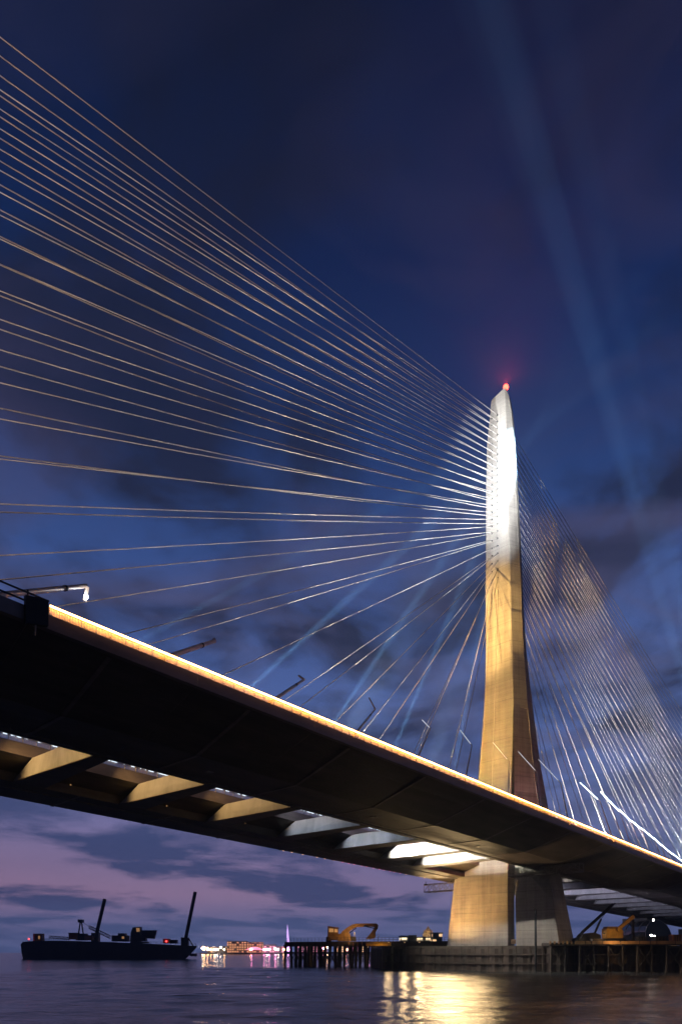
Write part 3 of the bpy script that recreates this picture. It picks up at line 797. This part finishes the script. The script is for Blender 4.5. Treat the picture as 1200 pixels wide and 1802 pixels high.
YCR.part('body', MB().prism([cp(1067,1651,-3),cp(1067,1634,-3),cp(1093,1634,-3),cp(1096,1638,-3),cp(1096,1651,-3)], (0,2.6,0)), 'yellow')
YCR.part('counterweight', MB().prism([cp(1068,1634,-2.8),cp(1068.5,1630.5,-2.8),cp(1086,1630.5,-2.8),cp(1087,1634,-2.8)], (0,2.2,0)), 'brown')
YCR.part('boom', MB().bar(cp(1085,1637,-3.4), cp(1114,1612.5,-3.4), .8, .6), 'yellow')
YCR.part('boom_head', MB().prism([cp(1110,1613,-3.6),cp(1114,1610.5,-3.6),cp(1116,1614,-3.6),cp(1113,1617,-3.6)], (0,.7,0)), 'dark')
YCR.part('lower_body', MB().prism([cp(1065,1657,-3),cp(1067,1651.2,-3),cp(1100,1651.2,-3),cp(1102,1657,-3)], (0,2.8,0)), 'dark')
PD = Thing('drilling_mast', 'black upright drilling mast under the tip of the yellow boom', 'mast', cp(1113,1660,-3.2))
PD.part('mast', MB().bar(cp(1113,1657,-3.2), cp(1113,1618,-3.2), .42), 'dark')
PD.part('foot', MB().box(cp(1113,1657,-3.2), (1.4,1.2,.5)), 'dark')
TL = Thing('trestle_lamp', 'amber work lamp on a post at the near edge of the trestle before the cranes', 'work lamp', cp(1062,1658,-7))
p = TL.loc
TL.part('post', MB().tube([p, p+Vector((0,0,1.6))], .05, 6), 'dark')
TL.part('housing', MB().box(p+Vector((0,0,1.7)), (.3,.25,.22)), 'dark')
TL.part('lens', MB().box(p+Vector((0,.14,1.7)), (.26,.02,.16)), 'glowwin')
spot('trestle_beam', p+Vector((.3,-3.2,1.8)), cp(1085,1646,-3), 600, (1,.6,.24), 160, .6, .2)
# clutter on the right trestle
for i, (px, w, h, m_, lab, kd) in enumerate((
        (1128, 1.6, 1.2, 'dark', 'low dark crate beside the upright drilling mast', 'crate'),
        (1049, 2.0, .8, 'timber', 'flat stack of dark timbers in front of the black crane', 'timber stack'),
        (1160, 2.2, 1.3, 'dark', 'dark site skip at the right of the trestle below the curved hall', 'skip'),
        (1187, 1.6, 1.6, 'orange', 'rusty orange crate at the far right of the trestle', 'crate'))):
    p = at(px, 1657, 130.); T = Thing({'crate':'crate','timber stack':'timber_stack','skip':'site_skip'}[kd], lab, kd, (p.x,p.y,5.7))
    T.part('body', MB().hexa([(p.x-w/2,p.y-.8,5.7),(p.x+w/2,p.y-.8,5.7),(p.x+w/2,p.y+.8,5.7),(p.x-w/2,p.y+.8,5.7),
                              (p.x-w/2*1.08,p.y-.86,5.7+h),(p.x+w/2*1.08,p.y-.86,5.7+h),(p.x+w/2*1.08,p.y+.86,5.7+h),(p.x-w/2*1.08,p.y+.86,5.7+h)]), m_)
    rb = MB()
    for k in (-.3,0,.3): rb.box((p.x+k*w,p.y-.92,5.7+h/2), (.1,.08,h*.94))
    T.part('ribs', rb, 'rust')
for px, py, lab in ((1145,1646,'pair of white work lamps on a stand below the curved hall, left one'), (1151,1648,'pair of white work lamps on a stand below the curved hall, right one'),
                    (1149,1619,'single white lamp high on the curved hall'), ):
    p = at(px, py, 150.); zb = 5.7 if py > 1630 else 11.
    T = Thing('work_lamp', lab, 'work lamp', (p.x,p.y,zb))
    T.part('post', MB().tube([(p.x,p.y+.15,zb), (p.x,p.y+.15,p.z)], .05, 6), 'dark')
    T.part('lens', MB().ball(p, .20), 'glowwhite')
# curved hall on the right bank
HL = Thing('curved_hall', 'dark glass hall with an arched roof on the right bank beyond the cranes', 'building', at(1165,1668,230).to_2d().to_3d()+Vector((0,0,2)))
arc = []
for i in range(13):
    t = math.pi*i/12; arc.append(at(1160-24*math.cos(t)-6*math.sin(t), 1666-47*math.sin(t)**.7, 230))
HL.part('shell', MB().prism(arc, (0,24,0)), 'glass')
rbs = MB()
for k in range(5):
    rbs.tube([p+Vector((0,.2+k*5.6,.12)) for p in arc], .16, 6)
HL.part('roof_ribs', rbs, 'rail')
HL.part('lit_doorway', MB().prism([at(1180,1666,229.7),at(1190,1666,229.7),at(1188,1652,229.7),at(1181,1648,229.7)], (0,.2,0)), 'glowwin')
hs = at(946, 1660, 300)
# small houses behind the cranes
for px, w, h, m_, lab in ((1030,14,5.,'orange','low orange shed with a flat roof behind the black crane'), (1098,11,5.,'stonelit','pale gabled house with dark roof right of the yellow crane'),
                          (1127,10,6.5,'orange','brown gabled house left of the curved hall')):
    p = at(px, 1672, 236); zb = 2.2
    T = Thing('house', lab, 'house', (p.x,p.y,zb)); x, y = p.x, p.y
    T.part('wall', MB().box((x,y,zb+h/2), (w,8,h)), m_)
    T.part('roof', MB().prism([(x-w/2-.4,y-4.4,zb+h+.003),(x+w/2+.4,y-4.4,zb+h+.003),(x,y-4.4,zb+h+2.6)], (0,8.8,0)), 'roof')
    for k in (-.28,.05,.3):
        T.part('window', MB().box((x+k*w,y-4.03,zb+h*.55), (1.2,.06,1.3)), 'glowwin')

# ================================================================== BARGE
YB = 345.
def bp_(px, py, dy=0.): return at(px, py, YB+dy)
BG = Thing('spud_barge', 'long black work barge moored on open water at the left', 'barge', bp_(190,1688).to_2d().to_3d())
def hullsec(dy):
    return [bp_(41.5,1690,dy), bp_(38.5,1676,dy), bp_(37,1662,dy), bp_(41,1657.3,dy), bp_(66,1655.5,dy), bp_(120,1655.5,dy), bp_(200,1658,dy), bp_(280,1661.5,dy), bp_(330,1664,dy), bp_(347,1664.3,dy), bp_(346,1668,dy), bp_(331,1684,dy), bp_(324,1690,dy)]
BG.part('hull', MB().loft([hullsec(0), hullsec(22)]), 'hull')
rl = MB()
for x0, x1, y0, y1 in ((60,122,1655,1656),(205,345,1658.5,1664)):
    n = 16
    for i in range(n+1):
        t = i/n; x = x0+(x1-x0)*t; y = y0+(y1-y0)*t
        rl.bar(bp_(x,y,.5), bp_(x,y-4,.5), .1)
    for k in (2, 4): rl.bar(bp_(x0,y0-k,.5), bp_(x1,y1-k,.5), .09)
BG.part('handrail', rl, 'dark')
BG.part('spud_pole', MB().tube([bp_(323,1672,9), bp_(344,1569.5,9)], .95, 12), 'dark')
BG.part('spud_pole', MB().tube([bp_(166,1662,9), bp_(185,1582,9)], .95, 12), 'dark')
sc_ = MB()
for x, y in ((326,1658),(169,1650)): sc_.box(bp_(x,y,9), (3.6,3.6,5))
BG.part('spud_guide', sc_, 'dark')
fr = MB()
fr.bar(bp_(332,1651,8), bp_(340,1664,8), .5); fr.bar(bp_(332,1651,8), bp_(329,1664,8), .5)
BG.part('bow_frame', fr, 'dark')
BG.part('deck_locker', MB().box(bp_(294,1656,5), (3.4,3,2.4)), 'orange')
BG.part('deck_locker', MB().box(bp_(307,1657,6), (3.2,3,1.9)), 'dark')
hh = MB()
hh.box(bp_(213,1651.5,6), (8,5,3.2)); hh.box(bp_(216,1645.5,6), (3.5,4,1.8))
BG.part('deck_house', hh, 'dark')
BG.part('window', MB().box(bp_(217,1650,3.4), (1.2,.1,1.2)), 'glowwin')
# deckhouse, crane and machine on the barge are separate things
CB = Thing('orange_container', 'orange container standing at the stern end of the barge', 'container', bp_(68,1657,5))
CB.part('body', MB().box(bp_(69,1649.5,6), (4.6,3.2,3.9)), 'orange')
rb = MB()
for k in range(-4,5): rb.box(bp_(69,1649.5,4.3)+Vector((k*.5,0,0)), (.12,.1,3.6))
CB.part('ribs', rb, 'rust')
CB.part('lit_door', MB().box(bp_(69.5,1649.8,4.25), (.9,.1,1.7)), 'glowwin')
CB2 = Thing('site_cabin', 'brown site cabin on the barge at the foot of the small crane', 'cabin', bp_(131,1656,5))
CB2.part('body', MB().box(bp_(131,1647.5,6), (4.4,3.4,3.4)), 'orange')
CB2.part('roof', MB().box(bp_(131,1642.2,6), (4.8,3.8,.35)), 'dark')
CB3 = Thing('site_cabin', 'long low brown cabin on the barge right of the inclined short spud pole foot', 'cabin', bp_(163,1656,5))
CB3.part('body', MB().box(bp_(158,1650.5,5), (4.2,3,2.6)), 'orange'); CB3.part('roof', MB().box(bp_(158,1646.3,5), (4.6,3.4,.3)), 'dark')
SA = Thing('deck_crane', 'small black A-frame crane with lowered lattice jib on the barge', 'crane', bp_(143,1655,7))
af = MB()
for dy in (6, 8.5):
    af.bar(bp_(138.5,1646,dy), bp_(142,1622,dy), .55); af.bar(bp_(147.5,1646,dy), bp_(144,1622,dy), .55)
af.box(bp_(143,1621,7), (2.2,3,1.6))
SA.part('frame', af, 'dark')
SA.part('cab', MB().box(bp_(145,1649,7), (5,4,3.6)), 'dark')
SA.part('jib', MB().truss(bp_(157,1634,7), bp_(194,1652,7), 1.6, 0, 9, .1, (0,1.4,0)), 'dark')
SA.part('pendant', MB().tube([bp_(144,1621,7.5), bp_(170,1640,7.5)], .1, 5), 'dark')
GW = Thing('gangway', 'dark truss gangway laid along the barge deck left of the small crane', 'gangway', bp_(105,1655,6))
GW.part('truss', MB().truss(bp_(87,1651,6), bp_(122,1653.5,6), 1.3, 0, 10, .1, (0,1.2,0)), 'dark')
GW.part('walkway', MB().bar(bp_(87,1651,6.6)+Vector((0,0,.1)), bp_(122,1653.5,6.6)+Vector((0,0,.1)), 1.1, .1), 'dark')
BE = Thing('barge_excavator', 'black crawler excavator with raised bucket on the barge deck right of centre', 'excavator', bp_(245,1658,6))
BE.part('tracks', MB().prism([bp_(229,1660,6),bp_(231,1656,6),bp_(258,1657,6),bp_(262,1660,6)], (0,4,0)), 'dark')
c_ = BE.part('cab', MB().prism([bp_(229,1657,6.3),bp_(230.5,1641,6.3),bp_(234,1632,6.3),bp_(247,1631,6.3),bp_(248,1645,6.3),bp_(255,1648,6.3),bp_(257,1656,6.3)], (0,3.4,0)), 'dark')
BE.part('window', MB().prism([bp_(240,1633,6.2),bp_(246,1633,6.2),bp_(246.4,1639,6.2),bp_(241,1640,6.2)], (0,.05,0)), 'glowwin', c_)
BE.part('bucket', MB().prism([bp_(249,1637,6.8),bp_(275,1637,6.8),bp_(271,1652,6.8),bp_(250,1651,6.8)], (0,2.6,0)), 'dark')
BE.part('stick', MB().bar(bp_(246,1652,7.5), bp_(256,1640,7.5), 1., .8), 'dark')
for px, py, m_, es_, lab in ((51.5,1652.5,'redlamp',1,'red navigation lamp at the stern of the barge'), (293,1656.5,'redlamp',.6,'red deck lamp on the barge near the tall spud pole'),):
    p = bp_(px,py,3); T = Thing('navigation_lamp', lab, 'lamp', (p.x,p.y,bp_(px,1658,3).z))
    T.part('post', MB().tube([T.loc, p], .08, 6), 'dark'); T.part('lens', MB().ball(p, .42), m_)
FP = Thing('mooring_float', 'small dark float beside the pointed bow of the barge', 'float', at(341,1686,330))
FP.part('drum', MB().tube([at(335,1680.5,335), at(347,1680.5,335)], .7, 10), 'hull')
FP.part('deck', MB().box(at(341,1678.3,335), (3.6,1.6,.15)), 'dark')

# ================================================================== FAR SHORE
YF = 900.
gl = MB()
def shore_poly(xs, y0, y1, z):
    vs = []
    for i, x in enumerate(xs): vs.append((x, y0 + 9*math.sin(i*1.7), z))
    for x in reversed(xs): vs.append((x, y1, z*1.6))
    return vs
xs = [at(p, 0, YF).x for p in range(352, 1500, 30)]
gl.prism(shore_poly(xs, YF, YF+150, -1), (0,0,2.6))
struct('far_bank', gl, 'land')
gr_ = MB(); gr_.prism([(56,218,-1),(250,205,-1),(300,420,-1),(60,420,-1)], (0,0,3.2)); struct('near_bank', gr_, 'land')
gq = MB(); gq.prism([at(680,1674,395)*Vector((1,1,0)) if False else (at(690,0,395).x,395,-1), (at(800,0,380).x,380,-1), (at(860,0,470).x,470,-1), (at(700,0,470).x,470,-1)], (0,0,3.4)); struct('middle_bank', gq, 'land')

def fbuild(name, lab, cat, px0, px1, ytop, m_, depth=20, Y=YF+25, zb=1.6, roof='roof', extra=None):
    x0, x1 = at(px0,0,Y).x, at(px1,0,Y).x; zt = at(0,ytop,Y).z
    T = Thing(name, lab, cat, ((x0+x1)/2, Y, zb))
    T.part('wall', MB().box(((x0+x1)/2, Y+depth/2, (zb+zt)/2), (x1-x0, depth, zt-zb)), m_)
    T.part('roof', MB().box(((x0+x1)/2, Y+depth/2, zt+.35), (x1-x0+.8, depth+.8, .7)), roof)
    return T
w1 = window_mat('brick_lit_rooms', (.22,.12,.09), (1,.42,.2), (3.4,3.2), .75, 1.4, 1.)
w2 = window_mat('pale_lit_rooms', (.25,.2,.18), (1,.6,.3), (4,3.2), .6, 1.6, 2.)
w3 = window_mat('pink_lit_rooms', (.2,.14,.17), (1,.35,.5), (4,3.4), .65, 1.8, 3.)
w4 = window_mat('dim_rooms', (.06,.06,.07), (1,.6,.3), (3.5,3.2), .25, 1.2, 4.)
fbuild('apartment_block', 'long brick apartment block with rows of lit windows on the far shore', 'building', 400, 433, 1657, w1)
fbuild('apartment_block', 'lower brick apartment block joined right of the long lit one on the far shore', 'building', 433.5, 461, 1658.6, w1)
fbuild('shore_building', 'pink-lit low building on the far shore between apartments and violet tower', 'building', 464, 484, 1663, w3)
fbuild('shore_building', 'small pale lit building at the left end of the far shore', 'building', 366, 384, 1667, w2)
fbuild('shore_building', 'narrow dim building on the far shore just left of the brick apartments', 'building', 386, 398, 1666, w4)
fbuild('shore_building', 'low lit building on the far shore right below the violet tower', 'building', 488, 502, 1666, w3)
fbuild('shore_building', 'dim wide building behind the jetty piles on the far shore', 'building', 522, 575, 1664, w3)
fbuild('shore_building', 'pale lit building behind the excavator on the far shore', 'building', 590, 650, 1665, w2)
T = Thing('pavilion', 'low pink glowing pavilion on the far shore in front of the brick apartments', 'pavilion', at(447,1672,YF+8)*Vector((1,1,0))+Vector((0,0,1.6)))
pv = [at(432+30*i/10, 1672-5.0*math.sin(math.pi*i/10)-.5, YF+8) for i in range(11)]
T.part('canopy', MB().prism(pv, (0,10,0)), 'pinktent')
T.part('posts', MB().bar(at(434,1675,YF+7.6), at(434,1671,YF+7.6), .4).bar(at(460,1675,YF+7.6), at(460,1671,YF+7.6), .4), 'dark')
T = Thing('violet_tower', 'slender violet-lit tower on the far shore at the end of the jetty', 'tower', at(506.5,1675,YF+15)*Vector((1,1,0))+Vector((0,0,1.6)))
tw = []
for y, h_ in ((1674,3.0),(1655,2.2),(1645,1.5),(1636,1.0),(1632,.5)):
    c = at(507.5-(1674-y)*.035, y, YF+15); k = h_*.77
    tw.append([c+Vector((-k,-k,0)), c+Vector((k,-k,0)), c+Vector((k,k,0)), c+Vector((-k,k,0))])
T.part('shaft', MB().loft(tw), 'violet')
T.part('spire', MB().tube([at(506,1632,YF+15), at(505.8,1627,YF+15)], [.5,.1], 6), 'violet')
# shore lamps
lamp_kinds = []
for m_, lab, grp in (('lampA','amber street lamp along the far shore','amber lamps along the far shore'), ('lampW','white street lamp along the far shore','white lamps along the far shore'), ('lampP','pink promenade lamp along the far shore','pink lamps along the far shore')):
    T = Thing('shore_lamp', lab, 'street lamp', (at(350,0,YF).x, YF-1, 1.6), grp)
    p = T.loc
    T.part('post', MB().tube([p, p+Vector((0,0,4.5))], .12, 5), 'dark'); T.part('lens', MB().ball(p+Vector((0,0,4.8)), 1.05, 8, 5), m_)
    lamp_kinds.append(T.o)
def dup(o, loc):
    c = o.copy(); COL.objects.link(c); c.location = loc
    for ch in list(o.children):
        d = ch.copy(); COL.objects.link(d); d.parent = c
    return c
used = [False]*3
for i in range(74):
    px = rnd.choice((rnd.uniform(353,400), rnd.uniform(360,500), rnd.uniform(440,500), rnd.uniform(500,660)))
    k = rnd.choice((0,0,1)) if px < 430 else rnd.choice((0,1,2,2,2))
    Y = YF + rnd.uniform(-2, 60); loc = Vector((at(px,0,Y).x, Y, 1.6 + rnd.choice((0,0,1.5,3))*(Y > YF+10)))
    if not used[k]: lamp_kinds[k].location = loc; used[k] = True
    else: dup(lamp_kinds[k], loc)
# lit hall and church behind the jetty
T = fbuild('lit_hall', 'low long floodlit hall behind the jetty, left of the church', 'building', 706, 731, 1648.5, window_mat('bright_hall_front', (.5,.45,.36), (1,.8,.52), (5,2.6), .9, 2.2, 5.), 14, 400, 2.3)
T = fbuild('lit_hall', 'second low floodlit hall directly below the church tower', 'building', 735, 757, 1650.5, window_mat('warm_hall_front', (.5,.45,.36), (1,.74,.44), (5,2.6), .8, 1.6, 6.), 14, 404, 2.3)
fbuild('dark_block', 'dark flat-roofed block between the church and the golden pylon leg', 'building', 762, 778, 1643, w4, 14, 398, 2.3)
ch = Thing('church_tower', 'domed church tower glowing gold behind the jetty', 'church', at(753,1675,420)*Vector((1,1,0))+Vector((0,0,2.4)))
cs = []
for y, w_ in ((1670,5.0),(1643,5.0),(1642.9,4.2),(1638,4.2),(1637.9,2.6),(1635,2.2),(1633.5,1.2),(1630,.35)):
    c = at(753,y,424); k = w_*.72; n = 8
    cs.append([c+Vector((k*math.cos(R(22.5+45*j)), k*math.sin(R(22.5+45*j)), 0)) for j in range(n)])
ch.part('tower', MB().loft(cs), 'stonelit')
pn = MB()
for dx in (-2.6, 2.6, -1.4, 1.4): pn.tube([at(753,1643,421)+Vector((dx,0,0)), at(753,1636-abs(dx)*.0,421)+Vector((dx,0,0))], [.5,.08], 6)
ch.part('pinnacles', pn, 'stonelit')
spot('church_flood', at(746,1668,404)+Vector((0,0,8)), at(753,1645,424), 9000, (1,.6,.25), 80, .8, .4)

# ================================================================== WATER
def water_mat():
    m = bpy.data.materials.new('river_water'); m.use_nodes = True
    nt = m.node_tree; N = nt.nodes; L = nt.links; b = N['Principled BSDF']
    b.inputs['Base Color'].default_value = (.085,.09,.09,1); b.inputs['Roughness'].default_value = .13
    b.inputs['IOR'].default_value = 1.33
    tc = N.new('ShaderNodeTexCoord')
    def nz(scale, st, det, rot=0.):
        mp = N.new('ShaderNodeMapping'); mp.inputs['Scale'].default_value = st; mp.inputs['Rotation'].default_value = (0,0,rot)
        L.new(tc.outputs['Object'], mp.inputs['Vector'])
        n = N.new('ShaderNodeTexNoise'); n.inputs['Scale'].default_value = scale; n.inputs['Detail'].default_value = det
        n.inputs['Roughness'].default_value = .6; n.inputs['Distortion'].default_value = .4
        L.new(mp.outputs[0], n.inputs['Vector']); return n.outputs['Fac']
    def mul(a, k):
        n = N.new('ShaderNodeMath'); n.operation = 'MULTIPLY'; L.new(a, n.inputs[0]); n.inputs[1].default_value = k; return n.outputs[0]
    def add(a, c):
        n = N.new('ShaderNodeMath'); n.operation = 'ADD'; L.new(a, n.inputs[0]); L.new(c, n.inputs[1]); return n.outputs[0]
    h = add(mul(nz(.16, (.35,1,1), 4), 1.1), add(mul(nz(.75, (.45,1,1), 5, .25), .42), mul(nz(2.6, (.5,1,1), 4, -.2), .16)))
    bp = N.new('ShaderNodeBump'); bp.inputs['Strength'].default_value = .6; bp.inputs['Distance'].default_value = .5
    L.new(h, bp.inputs['Height']); L.new(bp.outputs[0], b.inputs['Normal'])
    return m
wm = MB()
wx0, wx1, wy0, wy1, stp = -70., 110., 12., 170., .55
nx = int((wx1-wx0)/stp); ny = int((wy1-wy0)/stp)
waves = []
for i in range(16):
    lam = 1.7*1.19**i; ang = R(90) + rnd.gauss(0, .55); k = 2*math.pi/lam
    waves.append((k*math.cos(ang), k*math.sin(ang), rnd.uniform(0,6.28), .0050*lam**.8))
vs = []; fs = []
sin = math.sin
for j in range(ny+1):
    y = wy0 + (wy1-wy0)*j/ny; fy = min(1, (y-wy0)/3, (wy1-y)/14)
    for i in range(nx+1):
        x = wx0 + (wx1-wx0)*i/nx; f_ = min(fy, (x-wx0)/12, (wx1-x)/12)
        f_ = max(0., f_)
        vs.append((x, y, f_*sum(a*sin(kx*x+ky*y+p) for kx, ky, p, a in waves)))
for j in range(ny):
    o = j*(nx+1)
    for i in range(nx): fs.append((o+i, o+i+1, o+i+nx+2, o+i+nx+1))
wm.add(vs, fs, True)
BX, BY0, BY1 = 1500., -450., 1900.
wm.add([(-BX,BY0,0),(BX,BY0,0),(BX,wy0,0),(-BX,wy0,0)], [(0,1,2,3)])
wm.add([(-BX,wy1,0),(BX,wy1,0),(BX,BY1,0),(-BX,BY1,0)], [(0,1,2,3)])
wm.add([(-BX,wy0,0),(wx0,wy0,0),(wx0,wy1,0),(-BX,wy1,0)], [(0,1,2,3)])
wm.add([(wx1,wy0,0),(BX,wy0,0),(BX,wy1,0),(wx1,wy1,0)], [(0,1,2,3)])
struct('river_water', wm, water_mat())
# ================================================================== HAZE
hz = MB().hexa([(-1520,-470,-6),(1520,-470,-6),(1520,1920,-6),(-1520,1920,-6),(-1520,-470,262),(1520,-470,262),(1520,1920,262),(-1520,1920,262)])
hm = bpy.data.materials.new('night_haze'); hm.use_nodes = True
nt = hm.node_tree; nt.nodes.remove(nt.nodes['Principled BSDF'])
pv_ = nt.nodes.new('ShaderNodeVolumePrincipled'); pv_.inputs['Color'].default_value = (.50,.72,1,1)
pv_.inputs['Density'].default_value = .00035; pv_.inputs['Anisotropy'].default_value = .25
nt.links.new(pv_.outputs[0], nt.nodes['Material Output'].inputs['Volume'])
hzo = struct('haze', hz, hm, 'stuff')

# ================================================================== SKY
wd = bpy.data.worlds.new('World'); sc.world = wd; wd.use_nodes = True
nt = wd.node_tree; N = nt.nodes; L = nt.links
bg = N['Background']
tc = N.new('ShaderNodeTexCoord')
sep = N.new('ShaderNodeSeparateXYZ'); L.new(tc.outputs['Generated'], sep.inputs[0])
def M(op, a, c=0., d=None):
    n = N.new('ShaderNodeMath'); n.operation = op
    for i, x in enumerate((a, c) if d is None else (a, c, d)):
        if isinstance(x, (int, float)): n.inputs[i].default_value = x
        else: L.new(x, n.inputs[i])
    return n.outputs[0]
def mix(f, a, b_):
    n = N.new('ShaderNodeMix'); n.data_type = 'RGBA'
    if isinstance(f, (int,float)): n.inputs['Factor'].default_value = f
    else: L.new(f, n.inputs['Factor'])
    for k, x in (('A',a),('B',b_)):
        if isinstance(x, tuple): n.inputs[k].default_value = (*x, 1)
        else: L.new(x, n.inputs[k])
    return n.outputs['Result']
def ramp(f, stops):
    n = N.new('ShaderNodeValToRGB'); L.new(f, n.inputs['Fac']); e = n.color_ramp.elements
    e.remove(e[1]); e[0].position = stops[0][0]
    for i, (p, c) in enumerate(stops):
        k = e[0] if i == 0 else e.new(p)
        k.color = (*c, 1) if isinstance(c, tuple) else (c,c,c,1)
    return n.outputs['Color']
X, Y, Z = sep.outputs
el = M('MAXIMUM', Z, 0.)
# clear-air colour by elevation (sine)
base = ramp(el, [(0.0,(.15,.19,.42)),(.10,(.20,.225,.48)),(.20,(.155,.205,.47)),(.33,(.095,.155,.41)),(.48,(.044,.090,.28)),(.62,(.009,.032,.13)),(.72,(.002,.014,.072)),(.80,(.0004,.007,.038)),(.9,(.0002,.005,.027)),(1,(.0002,.004,.02))])
side = M('ADD', M('MULTIPLY', M('DIVIDE', X, M('ADD', M('ABSOLUTE', Y), .2)), .8), .5)   # 0 at left, 1 at right
# rose afterglow low on the left
glow = M('MULTIPLY', ramp(el, [(0,.0),(.045,.55),(.085,1.),(.16,.45),(.24,.0)]), ramp(side, [(0,1.),(.45,.7),(.75,.1),(1,0.)]))
base = mix(M('MULTIPLY', glow, .62), base, (.66,.33,.44))
# cloud layers on a flat ceiling seen in perspective
den = M('ADD', el, .09)
cx = M('DIVIDE', X, den); cy = M('DIVIDE', Y, den)
cv = N.new('ShaderNodeCombineXYZ'); L.new(cx, cv.inputs[0]); L.new(cy, cv.inputs[1])
def cn(scale, st, det, dist=0., rough=.55, off=(0,0,0)):
    mp = N.new('ShaderNodeMapping'); mp.inputs['Scale'].default_value = st; mp.inputs['Location'].default_value = off
    L.new(cv.outputs[0], mp.inputs['Vector'])
    n = N.new('ShaderNodeTexNoise'); n.inputs['Scale'].default_value = scale; n.inputs['Detail'].default_value = det
    n.inputs['Distortion'].default_value = dist; n.inputs['Roughness'].default_value = rough
    L.new(mp.outputs[0], n.inputs['Vector']); return n.outputs['Fac']
big = ramp(cn(2.6, (1,.8,1), 8, .35, .58, (3.1,1.7,0)), [(.44,0.),(.60,1.)])
low = ramp(el, [(0,1.),(.16,1.),(.27,.35),(.4,0.)])
puff = ramp(cn(.95, (.9,.75,1), 10, .3, .6, (.6,4.2,0)), [(.465,0.),(.575,1.)])
wis = ramp(cn(1.9, (.7,1.2,1), 6, .9, .55, (7.3,2.2,0)), [(.44,0.),(.68,1.)])
mid = ramp(el, [(.14,0.),(.28,1.),(.55,.9),(.72,.75),(.9,.5)])
col = mix(M('MULTIPLY', big, mid), base, ramp(el, [(0,(.035,.04,.09)),(.35,(.024,.028,.066)),(.6,(.010,.013,.034)),(.8,(.004,.006,.017)),(1,(.003,.005,.012))]))
col = mix(M('MULTIPLY', M('MULTIPLY', wis, mid), .75), col, ramp(el, [(0,(.15,.12,.22)),(.35,(.12,.13,.27)),(.6,(.055,.050,.12)),(.8,(.026,.026,.066)),(1,(.010,.009,.024))]))
col = mix(M('MULTIPLY', M('MULTIPLY', puff, low), .88), col, (.045,.075,.20))
band = ramp(el, [(0,.85),(.045,.75),(.075,.0),(.2,0.)])
col = mix(M('MULTIPLY', band, .65), col, (.13,.17,.38))
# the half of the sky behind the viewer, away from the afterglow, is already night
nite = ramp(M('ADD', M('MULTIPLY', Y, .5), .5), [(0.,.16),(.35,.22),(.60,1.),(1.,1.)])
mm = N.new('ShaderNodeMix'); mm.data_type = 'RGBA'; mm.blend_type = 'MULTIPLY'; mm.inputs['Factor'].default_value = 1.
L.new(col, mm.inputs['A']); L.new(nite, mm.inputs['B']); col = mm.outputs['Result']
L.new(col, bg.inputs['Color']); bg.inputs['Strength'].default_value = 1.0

# ================================================================== CAMERA
cam = bpy.data.cameras.new('camera'); co = bpy.data.objects.new('camera', cam); COL.objects.link(co)
cam.sensor_fit = 'VERTICAL'; cam.sensor_height = 36; cam.sensor_width = 24
cam.lens = F/1802*36
cam.shift_y = (HOR-901)/1802
cam.clip_end = 6000; cam.clip_start = .1
co.location = (0,0,H); co.rotation_euler = (R(90),0,0)
sc.camera = co
sc.view_settings.view_transform = 'Standard'; sc.view_settings.look = 'None'
sc.view_settings.exposure = 0; sc.view_settings.gamma = 1
sc.cycles.use_denoising = True
sc.cycles.volume_bounces = 0; sc.cycles.max_bounces = 6; sc.cycles.diffuse_bounces = 2; sc.cycles.glossy_bounces = 3
sc.cycles.sample_clamp_indirect = 4.0
